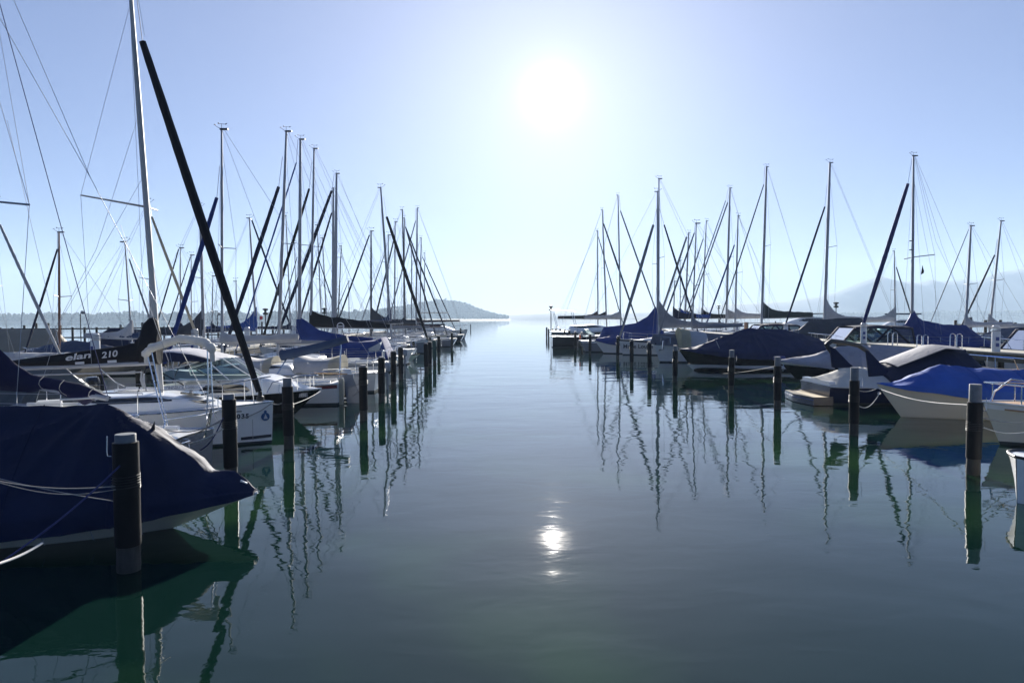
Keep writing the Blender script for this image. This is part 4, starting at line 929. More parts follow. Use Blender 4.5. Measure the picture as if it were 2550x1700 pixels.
for i in range(40):
    px = 812 + (974 - 812) * i / 39; zt = LP(e, px, prof(tp_, px), 39.5).z; x = LP(e, px, 860, 39.5).x; b = 1.35
    rows.append([(x, b * math.copysign(abs(math.cos(math.pi * k / 20)) ** .45, math.cos(math.pi * k / 20)) + .03 * noise.noise(Vector((x * 2, k * .5, 0))), .8 + (zt - .8) * math.sin(math.pi * k / 20) ** .55) for k in range(21)])
ids = mb.grid(rows); mb.face(ids[0]); mb.face(ids[-1][::-1]); tn = mb.build('cockpit_tent', ROYAL, e, 60)
a = [LP(e, 917, 868, 38.1), LP(e, 952, 850, 38.1), LP(e, 944, 872, 38.1), LP(e, 920, 875, 38.1)]; MB().poly(a).build('tent_window', cloth('clear_vinyl', (.5, .55, .6), .3, .01), tn)
e, h, d = sailboat(46, 773, (782, 370), -1, 'sailboat with black sail cover bearing a white ring emblem and dark furled genoa', gen=(770, 470, 652, 850), gcol=BLACK, gr=.15, fb=.95, mw=8, cover=BLACK, boomz=2.5, L=10.5, boomf=.95, boomup=-.1, cov=(1.2, .85, .25), tau=.5, group=LB, spl=1.0)
q = LP(e, 847, 812, 45.7); q.y = .2 
mb = MB(); n_ = 28
for r0, r1 in ((.19, .255),): mb.grid([[(q.x + r * math.cos(2 * math.pi * k / n_), .2, q.z + r * math.sin(2 * math.pi * k / n_)) for r in (r0, r1)] for k in range(n_ + 1)])
mb.box((q.x, .2, q.z), (.5, .01, .06)); mb.build('ring_emblem', LETW, e)
e, h, d = sailboat(53, 834, (838, 432), -1, 'sailboat with the fifth tall mast and thick navy furled genoa in the left berths', gen=(826, 475, 700, 810), gcol=NAVY, gr=.2, fb=1.0, mw=10, cover=DKGREY, boomz=2.6, L=10.5, group=LB, spl=1.0)
e, h, d = sailboat(57, 829, (830, 467), -1, 'sailboat with the mast standing just left of the fifth tall mast', gen=(826, 530, 745, 800), gcol=NAVY, gr=.13, fb=1.0, mw=9, cover=NAVY, boomz=2.5, L=9.5, group=LB, vane=False)
e, h, d = sailboat(60, 975, (948, 467), 1, 'sailboat with backward leaning mast and black furled genoa, bow to the channel', gen=(963, 540, 1065, 845), gcol=BLACK, gr=.21, fb=.95, mw=8, cover=SLATE, boomz=2.4, L=10, cov=(1.6, .55, .3), group=LB, spl=1.0)
e, h, d = sailboat(64, 924, (924, 575), -1, 'sailboat with short dark mast and grey swooped sail cover', gen=(920, 585, 845, 790), gcol=NAVY, gr=.12, fb=.95, mw=7, mm=DARKM, cover=DKGREY, boomz=2.4, L=9, cov=(1.9, .6, .4), tau=.8, group=LB, spl=.8)
e, h, d = sailboat(72, 965, (967, 585), -1, 'slim grey masted sailboat behind the leaning mast', gen=(962, 620, 900, 800), gcol=GREYC, gr=.08, mw=5, cover=GREYC, L=9, group=LB, detail=1)
e, h, d = sailboat(75, 982, (984, 552), -1, 'sailboat whose mast rises right of the leaning mast foot', gen=(980, 600, 935, 790), gcol=DKGREY, gr=.14, mw=5, cover=BROWNC, L=9.5, group=LB, detail=1)
e, h, d = sailboat(80, 1010, (1002, 522), 1, 'dark masted sailboat with furled genoa leaning to the channel', gen=(1010, 565, 1070, 780), gcol=DKGREY, gr=.15, mw=5.5, mm=DARKM, cover=BLACK, boomz=2.6, L=10.5, group=LB, detail=1)
e, h, d = sailboat(86, 1005, (1007, 543), 1, 'sailboat with grey mast close beside the dark mast', gen=(1012, 570, 1105, 810), gcol=DKGREY, gr=.14, mw=5, cover=NAVY, L=10, group=LB, detail=1)
e, h, d = sailboat(94, 1036, (1039, 518), -1, 'sailboat with the tallest mast of the far end of the left berths', gen=(1035, 550, 972, 780), gcol=GREYC, gr=.13, mw=6, cover=BROWNC, boomz=2.6, L=11, group=LB, detail=1)
e, h, d = sailboat(100, 1025, (1025, 612), -1, 'small far sailboat with thin mast left of the tallest far mast', mw=4, cover=NAVY, L=8.5, group=LB, detail=1, J=3)
e, h, d = sailboat(104, 1045, (1049, 592), 1, 'sailboat with thin mast right of the tallest far mast', gen=(1052, 640, 1120, 790), gcol=DKGREY, gr=.12, mw=4.5, cover=NAVY, L=10, group=LB, detail=1)
e, h, d = sailboat(112, 1056, (1058, 630), 1, 'farthest thin masted sailboat of the left berths', mw=3, cover=0, L=9, group=LB, detail=1, J=3)
# last motor cruiser of the left row
e, h = hullboat('motor_cruiser', 104, 1165, 1, 9.5, 3.2, 1.15, 'white cruiser with flat white awning at the end of the left berths', 'motorboat', hull=OFFW, stripe=None, bowf=1.25)
h.deck(e, WHITE); cabin(h, e, -2.5, 2.8, .9, .7)
MB().box((-.6, 0, 4.0), (4.6, 2.6, .12)).build('awning', WHITEC, e)
for x_, y_ in ((-2.6, -1.1), (-2.6, 1.1), (1.4, -1.1), (1.4, 1.1)): tube('awning_post', STEEL, e, [(x_, y_, 1.3), (x_ * .95, y_, 4.0)], .04, 6)
MB().box((-3.2, 0, 2.1), (2.2, 2.4, 1.3)).build('aft_tent', NAVY, e)
bowrail(e, h, 2.2, .7, r=.03)
e, h = hullboat('rowing_skiff', 46, 1046, 1, 4.6, 1.6, .5, 'white skiff bow poking out between the close left piles', 'boat', hull=WHITE, rake=.9); h.deck(e, WHITE)
e, h = hullboat('motorboat', 52, 1040, 1, 5.8, 2.1, .8, 'white and navy open motorboat behind the green pile', 'motorboat', hull=WHITE, stripe=NAVYH); h.deck(e, DECK, cock=(h.x0 + .3, 0)); windscreen(e, h, -.4, .9, .95, .45, .8); outboard(e, h.x0 - .2, .8)

# --- beyond the left pier
LF = 'sailboats beyond the left pier'
e, h, d = sailboat(30, -15, (-18, 500), 1, 'sailboat with white furled genoa entering at the left edge', gen=(0, 560, 147, 877), gcol=LGREY, gr=.10, fb=.8, mw=8, cover=WHITEC, L=8, group=LF)
e, h, d = sailboat(38, 147, (147, 578), -1, 'small sailboat with varnished brown mast on the far left', gen=(143, 620, 82, 815), gcol=NAVY, gr=.09, fb=.75, mw=7, mm=BROWNM, cover=0, L=7, group=LF)
e, h, d = sailboat(40, 331, (311, 602), 1, 'small sailboat with leaning grey mast left of the black cover', gen=(322, 645, 372, 790), gcol=GREYC, gr=.08, fb=.75, mw=5, cover=LGREY, cov=(1.1, .3, .2), tau=.5, L=7, group=LF)
e, h, d = sailboat(40, 376, (370, 505), 1, 'sailboat with beige furled genoa behind the thick white mast', gen=(378, 540, 485, 822), gcol=BEIGE, gr=.13, fb=.8, mw=6, cover=SLATE, L=8, group=LF)
e, h, d = sailboat(46, 508, (498, 515), 1, 'sailboat with grey mast and grey swooped cover left of the thick black genoa', fb=.8, mw=9, cover=DKGREY, cov=(1.9, .6, .3), tau=.7, L=8, group=LF, J=2.8)
e, h, d = sailboat(50, 449, (449, 617), -1, 'sailboat with thin mast and dark furled genoa behind the blue genoa', gen=(445, 620, 395, 790), gcol=NAVY, gr=.08, mw=4, cover=NAVY, L=8, group=LF)
e, h, d = sailboat(54, 476, (476, 635), -1, 'sailboat with a short thin mast right of the royal blue genoa', gen=(474, 640, 425, 790), gcol=NAVY, gr=.07, mw=3.5, cover=SLATE, L=8, group=LF)
e, h, d = sailboat(60, 527, (530, 687), -1, 'sailboat with the shortest mast between the two left mast clusters', mw=3.5, cover=NAVY, L=7, group=LF, J=2.3)
e, h, d = sailboat(62, 640, (621, 543), 1, 'sailboat with mid blue sail cover and navy genoa crossing the black one', gen=(627, 548, 730, 830), gcol=NAVY, gr=.13, mw=6, cover=MIDBLUE, cov=(2.2, .5, .3), tau=.8, L=9, group=LF)
q = P(647, 796, 62) - e.location; mb = MB(); mb.grid([[(q.x, q.y, q.z), (q.x, q.y, q.z + .35)], [(q.x + .3, q.y - .1, q.z + .05), (q.x + .3, q.y - .1, q.z + .3)]]); mb.build('flag', REDP, e)
tube('flag_staff', STEEL, e, [(q.x, q.y, q.z + .4), (q.x - .1, q.y, 1)], .02, 5)
for D, mx, tp, gn, lb, mw in ((72, 725, (712, 537), None, 'sailboat with thin leaning mast between the first tall masts', 4), (80, 802, (790, 560), (792, 640, 845, 800), 'sailboat with thin mast behind the navy thick genoa', 4),
        (84, 815, (803, 592), None, 'sailboat with thin mast left of the double masts', 4), (90, 840, (850, 612), None, 'sailboat with thin dark mast right of the double masts', 4), (88, 741, (733, 605), (740, 640, 700, 780), 'sailboat with short thin mast right of the blue boot mast', 3), (66, 592, (588, 700), None, 'sailboat with very short mast left of the slanting navy genoa', 3), (95, 870, (868, 700), (866, 705, 835, 780), 'small sailboat with low mast past the double masts', 3)):
    sailboat(D, mx, tp, -1 if gn and gn[2] < mx else 1, lb, gen=gn, gcol=DKGREY, gr=.1, mw=mw, mm=DARKM if 'dark mast' in lb else ALU, cover=rnd.choice((NAVY, SLATE, DKGREY, BLACK)), L=8.5, group=LF, detail=1, J=2.8)
# beige tent boat, navy canopy motorboat, grey covered boat
e, h = hullboat('tent_boat', 44, -347, -1, 13.5, 3.2, .9, 'big boat under a long beige canvas tent on the far left', 'boat', hull=BLACKH, bowf=1.1); tent(h, e, [(-6.7, 1.3), (-5.9, 2.5), (6.0, 2.6), (6.7, 1.8)], mat('tan_canvas', (.26, .22, .16), .8, var=.2, vscale=1, bump=.02, bscale=2), skirt=.3, seed=8, shoulder=.8)
e, h = hullboat('motorboat', 46, 160, -1, 6.5, 2.5, 1.0, 'navy canopied motorboat right of the beige tent boat', 'motorboat', hull=BLACKH)
h.deck(e, WHITE); tent(h, e, [(-3.1, 1.4), (-2.3, 2.4), (.2, 2.5), (1.6, 1.5)], NAVY, skirt=.0, seed=5, name='canopy', x1=1.6); windscreen(e, h, .2, 1.9, 1.1, .6, .9)
e, h = hullboat('covered_boat', 34, 275, 1, 9, 2.6, .75, 'long boat under pale grey canvas behind the lettered sail cover', 'boat', hull=WHITE); tent(h, e, [(-4.4, 1.0), (-2.6, 1.45), (2.5, 1.45), (4.4, .98)], LGREY, skirt=.3, seed=9)
e, h = hullboat('covered_boat', 39, 330, 1, 6.5, 2.4, 1.0, 'boat under dark blue canvas beside the first left pedestal', 'boat', hull=WHITE); tent(h, e, [(-3.2, 1.3), (0, 1.9), (3.2, 1.3)], SLATE, skirt=.3, seed=19)
e, h = hullboat('covered_boat', 27, 30, 1, 5, 2.1, .8, 'low white covered boat tail at the left edge behind the pier', 'boat', hull=WHITE); tent(h, e, [(-2.4, 1.1), (0, 1.3), (2.4, 1.05)], WHITEC, skirt=.25, seed=29)
# --- small boats tucked in the first berths
e, h = hullboat('motorboat', 18.9, 330, 1, 4.8, 2.0, .7, 'open motorboat with grey see-through side curtain behind the lettered sailboat', 'motorboat', hull=OFFW); h.deck(e, DECK, cock=(h.x0 + .3, h.x0 + 2.8), depth=.3); tent(h, e, [(-2.2, 1.1), (-1.6, 1.75), (.4, 1.8), (1.3, 1.0)], mat('smoky_vinyl', (.10, .11, .11), .25, var=.3, vscale=2, transl=.2), skirt=.0, seed=12, name='side_curtain', wr=.03, x1=1.3)

# ropes on the left
p1 = LP_[0]
rope((p1.x, p1.y - .1, 1.05), P(0, 1160, 7.3) + Vector((-.5, 0, -.05)), .10, ROPE, 'thick double grey rope from the nearest pile off the left edge', .007)
rope((p1.x, p1.y - .1, 1.02), P(-40, 1190, 7.2), .12, ROPE, 'thinner grey rope below the double rope of the nearest pile', .005)
rope((p1.x, p1.y - .1, .85), P(0, 1236, 8.3) + Vector((-.3, 0, .3)), .03, ROPE, 'level thin rope from the nearest pile to the left edge', .006)
rope((p1.x, p1.y - .12, 1.3), P(0, 1402, 6.2), .05, ROPEB, 'dark steep rope falling left from the nearest pile top', .010)
rope(P(105, 1352, 6.6), P(-10, 1405, 6.0), .02, ROPEW, 'bright rope end in the lower left corner', .013)
p3 = LP_[2]
rope((p3.x, p3.y, 1.2), LP_[1] * 0 + P(678, 1005, 16.6), .08, ROPE, 'grey rope from the 7035 bow to the third left pile', .011)
rope((p3.x, p3.y, 1.0), P(798, 974, 21), .04, ROPEW, 'pale rope from the black motorboat bow to the third left pile', .007)
rope(LP_[3] + Vector((0, 0, -.4)), P(880, 985, 24.5), .1, ROPE, 'thin rope from the fourth left pile to the maroon stripe boat', .010)
rope(LP_[3] + Vector((0, 0, -.5)), P(845, 960, 28), .1, ROPE, 'thin rope from the fourth left pile to the beige tent sailboat', .009)
rope(LP_[4] + Vector((0, 0, -.5)), P(860, 935, 29), .1, ROPE, 'thin rope from the fifth left pile to the white hull', .009)
# ================================================================ RIGHT BERTHS
RB = 'sailboats on the right berths'
# --- cream motorboat with tan deck at the right edge
e, h = hullboat('motorboat', 15.9, 2446, -1, 6.4, 2.5, .78, 'cream motorboat with tan deck and steel bow rail at the right edge', 'motorboat', hull=CREAM, stripe=WHITE, bowf=1.3, rake=.45, skew=3, full=2.6, rail=WHITE)
h.deck(e, TAN, cock=(h.x0 + .4, 0)); bowrail(e, h, -.2, .45, r=.02)
mb = MB().tube([(2.2, .5, 1.0), (2.35, .5, 1.5), (2.7, .25, 1.55), (2.9, .0, 1.25), (3.0, 0, 1.0)], .022, 8); mb.build('bow_hoop', STEEL, e)
for sg in (-1, 1): tube('hull_moulding', TAN, e, [(h.x0 + h.L * i / 20, sg * (h.beam(i / 20) * .985 + .012), h.sheer(i / 20) - .13) for i in range(20)], .022, 6)
rope(RP_[0] + Vector((0, 0, -.6)), P(2560, 1052, 14.6), .05, ROPE, 'taut grey rope along the cream bow from the nearest right pile', .012)
rope(RP_[0] + Vector((0, 0, -.75)), P(2560, 1075, 14.6), .1, ROPEW, 'slack pale rope under the taut rope at the cream bow', .010)
# white rounded bow in the lower right corner
e, h = hullboat('dinghy', 10.9, 2530, -1, 3.6, 1.7, .62, 'white rounded dinghy bow cut by the right edge', 'boat', hull=WHITE, bowf=1.2, rake=.03, full=7, boot=.03); h.deck(e, WHITE)
# --- cream boat under the blue tent
e, h = hullboat('covered_boat', 20.4, 2183, -1, 8.2, 2.5, .78, 'cream boat under a bright blue canvas tent, bow to the channel', 'boat', hull=CREAM, boot=.05, bowf=1.28, rake=.75, full=2.2, skew=1, rail=None)
def rdg(px, py, Y): q = LP(e, px, py, Y); return (q.x, q.z)
rd = sorted([(-4.05, 1.2), (-3.2, 1.75), (-1.5, 1.72), rdg(2550, 922, 20.3), rdg(2450, 917, 20.35), rdg(2345, 908, 20.35), rdg(2290, 928, 20.4), rdg(2240, 948, 20.4), rdg(2200, 962, 20.4), (4.08, 1.03)])
tent(h, e, rd, cloth('bright_blue_canvas', (.026, .10, .42), .06), skirt=.30, wr=.045, fold=.12, seams=(.12, .3, .5, .68, .84), bowflat=.7, seed=31, shoulder=.92, over=.04, nx=160, ny=22, x1=4.08)
MB().lathe([(.01, .04), (.05, .03), (.05, -.03), (.01, -.04)], LP(e, 2190, 979, 20.2), 10).build('bow_eye', STEEL, e)
rope(RP_[1] + Vector((0, 0, -.55)), P(2186, 966, 20), .08, ROPE, 'grey rope from the second right pile to the blue tent bow', .012)
rope(P(2186, 966, 20), RP_[0] + Vector((0, 0, -.4)), .12, ROPEW, 'pale rope along the blue tent boat to the nearest right pile', .010)
rope(RP_[1] + Vector((0, 0, -.9)), P(2190, 980, 20), .25, ROPEW, 'drooping pale rope loop below the blue tent bow', .010)
sp_ = MB(); rc = PZ(2345, 986, .95)
# --- motorboat with tan deck behind the blue tent
e, h = hullboat('motorboat', 25, 2320, -1, 6.5, 2.4, .95, 'motorboat with tan foredeck and oval steel bow rail behind the blue tent', 'motorboat', hull=WHITE, rail=WHITE); h.deck(e, TAN); bowrail(e, h, -.6, .5, r=.02); windscreen(e, h, -2.2, -.6, 1.1, .45, .9)
MB().lathe([(.02, .0), (.14, .02), (.12, .06), (.02, .3)], (-.9, 0, 1.1), 10).build('searchlight', STEEL, e)
# --- wakeboard boat, stern to the channel
e, h = hullboat('tower_motorboat', 24.2, 2420, 1, 8.2, 2.5, .62, 'navy motorboat with swim platform, pale cockpit cover and wakeboard tower', 'motorboat', hull=NAVYH, bowf=1.45, tr=.95, rail=FENDER, fat=.55)
xst = LP(e, 2035, 985, 24).x; e.location.x += xst - h.x0 if False else (P(2035, 985, 24).x - (e.location.x + h.x0))
h.deck(e, WHITE)
x0 = h.x0
mb = MB(); mb.grid([[(x0 - .75 + .18 * abs(v), v * 1.2, z) for v in [-1, -.8, -.4, 0, .4, .8, 1]] for z in (.02, .30)]); 
mb.grid([[(x0 + .1, v * 1.2, .30) for v in [-1, -.8, -.4, 0, .4, .8, 1]], [(x0 - .75 + .18 * abs(v), v * 1.2, .30) for v in [-1, -.8, -.4, 0, .4, .8, 1]]], 1)
for sg in (-1, 1): mb.poly([(x0 - .57, sg * 1.2, .02), (x0 - .57, sg * 1.2, .30), (x0 + .1, sg * 1.2, .30), (x0 + .1, sg * 1.2, .02)])
pf_ = mb.build('swim_platform', [NAVYH, mat('beige_teak', (.45, .36, .22), .6, var=.2, vscale=2, stretch=(14, 1, 1))], e)
tube('platform_line', BLUEH, pf_, [(x0 - .76 + .18 * abs(v), v * 1.21, .2) for v in [-1, -.8, -.4, 0, .4, .8, 1]], .016, 5)
MB().box((x0 + .12, 0, .56), (.2, 2.15, .5)).build('transom', WHITE, e)
tent(h, e, [(x0 + .05, .85), (x0 + .9, 1.17), (x0 + 1.5, 1.24), (x0 + 2.2, 1.15)], mat('pale_cover_cloth', (.60, .56, .47), .8, var=.12, vscale=1.5, bump=.012, bscale=3), skirt=.06, seed=41, wr=.02, fold=.02, name='cockpit_cover', shoulder=.85)
tent(h, e, [(x0 + 2.1, 1.18), (x0 + 2.6, 1.4), (x0 + 4.1, 1.98), (x0 + 5.1, 1.9), (x0 + 5.6, 1.25), (x0 + 7.9, 1.0)], NAVY, skirt=.05, seed=42, wr=.02, name='main_cover', shoulder=.5, flat=.8)
mb = MB(); rows = []
for i in range(8):
    x = x0 + 2.5 + 2.3 * i / 7; z = 1.40 + .62 * min(1, i / 5.0) - (.0 if i < 6 else .03 * (i - 5)); rows.append([(x, -.78 + .26 * k, z - .04 * abs(k - 3) ** 1.5 * .5) for k in range(7)])
mb.grid(rows); mb.grid([[Vector(p_) + Vector((0, 0, -.03)) for p_ in r] for r in rows]); mb.build('striped_top', cloth('grey_stripe_top', (.30, .30, .33), .1), e)
# tower: two dark fins joined by a padded hoop
hoop_ = [LP(e, 2084, 920, 23.3), LP(e, 2072, 880, 23.3), LP(e, 2058, 858, 23.4), LP(e, 2070, 849, 23.6), LP(e, 2105, 853, 24.2), LP(e, 2138, 860, 24.8), LP(e, 2160, 875, 25.1), LP(e, 2172, 900, 25.2)]
sm = [];
for i in range(len(hoop_) - 1):
    for k in range(5): sm.append(hoop_[i].lerp(hoop_[i + 1], k / 5))
sm.append(hoop_[-1]); MB().tube(sm, [.055 + .03 * math.sin(math.pi * i / len(sm)) for i in range(len(sm))], 10).build('tower_hoop', RUBBER, e)
for pl, Yd in (([(2067, 862), (2080, 868), (2116, 905), (2124, 911), (2117, 915), (2080, 916), (2073, 914)], 23.2), ([(2157, 872), (2166, 876), (2212, 925), (2205, 935), (2165, 938), (2161, 905)], 23.0)):
    mb = MB(); A_ = [LP(e, a, b, Yd) for a, b in pl]; B_ = [q + Vector((0, .07, 0)) for q in A_]
    mb.poly(A_); mb.poly(B_[::-1]); 
    for i in range(len(A_)): j = (i + 1) % len(A_); mb.poly([A_[i], A_[j], B_[j], B_[i]])
    mb.build('tower_fin', NAVY, e)
rope(RP_[2] + Vector((0, 0, -.7)), P(2000, 966, 23.6), .22, ROPEB, 'dark rope drooping from the third right pile to the swim platform', .016)
# --- grey covered motorboat
e, h = hullboat('covered_boat', 31, 1938, -1, 7.6, 2.5, .8, 'motorboat under pale grey canvas behind the wakeboard tower', 'boat', hull=BLACKH, stripe=OFFW, boot=.2, bowf=1.3, rake=1.0, skew=-3)
tent(h, e, [(-3.7, 1.1), (-2.0, 1.6), (.2, 1.75), (1.2, 1.62), (2.3, 1.3), (3.75, 1.07)], cloth('pale_grey_canvas', (.34, .34, .38), .08), skirt=.26, seed=51, wr=.035, nx=110)
rope(RP_[2] + Vector((0, 0, -.3)), P(1800, 930, 33), .05, ROPE, 'thin pale rope left of the third right pile', .010)
# --- long navy covered motorboat
e, h = hullboat('covered_motorboat', 39.2, 1688, -1, 8.6, 2.9, .95, 'long motorboat under navy canvas with black hull and white waterline', 'motorboat', hull=BLACKH, boot=.05, bowf=1.3, rake=.9, rail=None)
mbx = Hull(8.0, 2.8, .32, 1.1, .9, x0=-4.2, rake=.4); o_ = mbx.build(e, [WHITE, WHITE, WHITE, WHITE], boot=.05, d=.3); o_.name = 'lower_hull'
tent(h, e, sorted([(-4.3, 1.35), (-3.8, 1.8), (-1.9, 2.25), (.15, 2.35), (.5, 2.3), (2.2, 1.72), (3.3, 1.35), (4.25, 1.22)]), cloth('deep_navy_canvas', (.014, .022, .075), .03), skirt=.35, seed=61, wr=.05, nx=130, shoulder=.85, ny=18)
MB().lathe([(.02, .35), (.12, .3), (.14, 0), (.12, -.3), (.02, -.35)], (0, 0, 0), 12).build('fender', FENDB, e)
for c_ in e.children:
    if c_.name.startswith('fender'): c_.location = (-.9, 1.62, .75); c_.rotation_euler = (0, math.pi / 2, 0)
tube('ridge_strap', GREYC, e, [(2.2, -.9, 1.35), (2.15, 0, 1.78), (2.2, .95, 1.3)], .03, 6)
# --- grey sailboat with beige dodger behind it
e, h, d = sailboat(46.5, 1722, (1734, 556), -1, 'grey covered sailboat with beige windowed dodger, bow beside the navy motorboat', gen=(1729, 580, 1657, 785), gcol=GREYC, gr=.09, L=8.8, fb=.95, hull=OFFW, mw=5, cover=GREYC, boomz=2.3, tentc=cloth('mid_grey_canvas', (.13, .14, .18), .05), group=RB, tentr=[(-4.5, 1.7), (0, 1.95), (2.6, 1.9), (2.9, 1.25)], lines=False)
q = LP(e, 1717, 850, 45.6); mb = MB(); rows = []
for i in range(12):
    u = i / 11; x = q.x + .75 - 1.7 * u; rows.append([(x, q.y + 1.0 * math.cos(math.pi * k / 12), 1.1 + (1.25 * (1 - .25 * u)) * math.sin(math.pi * k / 12) ** .5) for k in range(13)])
ids = mb.grid(rows, mrow=lambda i: 1 if i < 4 else 0); mb.face(ids[0], 1); mb.build('dodger', [LGREY, cloth('sunlit_beige', (.55, .52, .36), .35)], e, 60)
tube('anchor', STEEL, e, [LP(e, 1652, 848, 46), LP(e, 1650, 870, 46), LP(e, 1641, 872, 46)], .06, 6)
# --- the named white boat and the blue tent boat
e, h, d = sailboat(56, 1640, (1641, 445), -1, 'white sailboat lettered Marie Louise with thick grey furled genoa and grey swooped cover', gen=(1627, 560, 1552, 810), gcol=GREYC, gr=.19, L=10, fb=1.05, hull=OFFW, stripe=NAVYH, mw=6, cover=GREYC, boomz=2.2, cov=(2.3, .42, .25), tau=.9, group=RB, spl=1.0)
q = LP(e, 1592, 853, 54.6); t = h.t(q.x)
text('boat_name', 'Marie Louise', .46, LETB, e, (q.x, h.beam(t) * .95 + .10, .72), (math.pi / 2, 0, math.pi - .22), bold=.008)
e, h, d = sailboat(62, 1637, (1637, 477), 1, 'sailboat under a big royal blue boom tent, stern to the channel', gen=(1654, 560, 1730, 800), gcol=NAVY, gr=.13, L=11, fb=.95, hull=WHITE, mw=6, cover=0, group=RB, spl=1.0, tentc=ROYAL, tentr=[(-5.4, 1.2), (-4.9, 2.2), (-2.0, 2.5), (-.9, 3.1), (-.15, 4.1), (.3, 2.2)])
e, h = hullboat('covered_boat', 58.5, 1481, -1, 6, 2.3, .85, 'white bow wrapped in blue canvas left of the Marie Louise', 'boat', hull=WHITE, rake=.8); tent(h, e, [(-2.9, 1.9), (0, 1.8), (2.9, 1.25)], ROYAL, skirt=.3, seed=77)
# --- far sailboats of the right berths
for D, mx, tp, s_, gn, gc, gr0, mw, mm_, cv, L_, lb in (
    (100, 1546, (1539, 486), 1, (1545, 525, 1636, 780), GREYC, .17, 5, ALU, LGREY, 12, 'sailboat with tall mast and grey genoa leaning right, left of the double masts'),
    (102, 1511, (1500, 522), 1, (1503, 557, 1586, 800), DKGREY, .2, 5, ALU, BLACK, 12, 'sailboat with dark furled genoa and black boom cover near the channel mouth'),
    (105, 1489, (1488, 574), 1, (1490, 590, 1543, 775), DKGREY, .12, 4.5, ALU, BROWNC, 11, 'first thin mast sailboat nearest the channel mouth on the right'),
    (92, 1705, (1715, 579), -1, (1710, 590, 1648, 775), GREYC, .22, 6, ALU, NAVY, 11, 'sailboat with short mast right of the double masts'),
    (90, 1747, (1759, 550), -1, (1751, 595, 1682, 800), GREYC, .13, 4.5, ALU, BLACK, 11, 'sailboat with black cover and thin genoa in the middle of the right row'),
    (84, 1808, (1818, 468), -1, (1807, 500, 1706, 790), GREYC, .09, 7, ALU, GREYC, 11.5, 'tall grey masted sailboat with twin thin forestays on the right'),
    (82, 1830, (1838, 537), -1, (1829, 610, 1754, 820), ROYAL, .15, 5.5, ALU, LGREY, 10, 'sailboat with thin royal blue furled genoa on the right'),
    (80, 1896, (1909, 415), -1, (1902, 460, 1785, 820), DKGREY, .11, 8, ALU, OLIVE, 12, 'tall sailboat with dark green sail cover on the right'),
    (61, 2052, (2067, 405), -1, (2054, 515, 1957, 805), NAVY, .14, 9, ALU, LGREY, 11, 'tall sailboat with white swooped cover and slim navy genoa'),
    (78, 1676, (1680, 700), -1, None, NAVY, .1, 4, DARKM, NAVY, 8, 'low masted sailboat with dark cover behind the blue tent'),
    (88, 1694, (1694, 648), -1, None, NAVY, .1, 3, DARKM, MIDBLUE, 8, 'small sailboat with short thin dark mast among the right masts')):
    tall = tp[1] < 480
    e, h, d = sailboat(D, mx, tp, s_, lb, gen=gn, gcol=gc, gr=gr0, mw=mw, mm=mm_, cover=cv, L=L_, fb=1.1, boomz=2.9 if D > 70 else 2.5, cov=((2.4, .9, .5) if cv is OLIVE else (2.6, .5, .3) if mx == 2052 else (1.4, .55, .35)), tau=.7, group=RB, detail=2 if tall else 1, spl=1.2, J=3, lines=D < 85)
    if lb.startswith('tall grey'):
        g0, g1 = LP(e, 1812, 505, D), LP(e, 1716, 780, D); tube('furled_genoa', GREYC, e, [g0, g1], .08, 6)
        tube('forestay', WIRE, e, [LP(e, 1814, 485, D), g0], .02, 5)
# --- big boat under blue canvas behind the pier
e, h, d = sailboat(46, 2271, (2275, 388), -1, 'sailboat wrapped in a huge royal blue canvas behind the right pier', gen=(2261, 458, 2152, 800), gcol=cloth('dark_blue_genoa', (.012, .02, .12), 0), gr=.21, L=9.3, B=3.0, fb=1.1, hull=NAVYH, mw=8, cover=0, group=RB, spr=(), pulp=True)
h2 = h
mb_r = [(2170, 853), (2215, 828), (2255, 808), (2266, 790), (2271, 773), (2278, 775), (2285, 790), (2298, 800), (2350, 809), (2405, 809), (2425, 825), (2455, 845)]
rr_ = sorted([(LP(e, a, b, 46).x, LP(e, a, b, 46).z) for a, b in mb_r]); rr_ = [q_ for q_ in rr_ if h.x0 + .05 < q_[0] < h.x0 + h.L - .05]
tent(h, e, rr_, ROYAL, skirt=.5, seed=91, wr=.04, nx=150, shoulder=.95, ny=20)
for sgn, a, b in ((1, (2275, 640), (2328, 634)), (-1, (2275, 640), (2252, 645))): tube('spreader', ALU, e, [LP(e, *a, 46), LP(e, *b, 46 - sgn * .9)], .035, 6)
tip = LP(e, 2328, 634, 45.1)
for pl in ([LP(e, 2277, 395, 46), LP(e, 2328, 634, 45.1), LP(e, 2331, 820, 45.2)], [LP(e, 2279, 393, 46), LP(e, 2330, 600, 46), LP(e, 2452, 860, 46)], [LP(e, 2279, 393, 46), LP(e, 2345, 610, 46), LP(e, 2415, 800, 46)], [LP(e, 2278, 460, 46), LP(e, 2325, 700, 45.6), LP(e, 2348, 860, 45)]): tube('shroud', WIRE, e, pl, .008, 5)
q0 = LP(e, 2297, 660, 45.5); pn = MB().poly([q0, LP(e, 2293, 684, 45.5), LP(e, 2300, 680, 45.4), LP(e, 2301, 675, 45.4)]); pn.poly([p_ + Vector((0, .01, 0)) for p_ in [q0, LP(e, 2301, 675, 45.4), LP(e, 2300, 680, 45.4), LP(e, 2293, 684, 45.5)]]); pn.build('pennant', BLACK, e)
tube('flag_halyard', WIRE, e, [LP(e, 2290, 640, 45.5), LP(e, 2300, 800, 45.5)], .005, 4)
for py in (600, 622): MB().box(LP(e, 2268, py, 45.9), (.14, .1, .06)).build('mast_light', RUBBER, e)
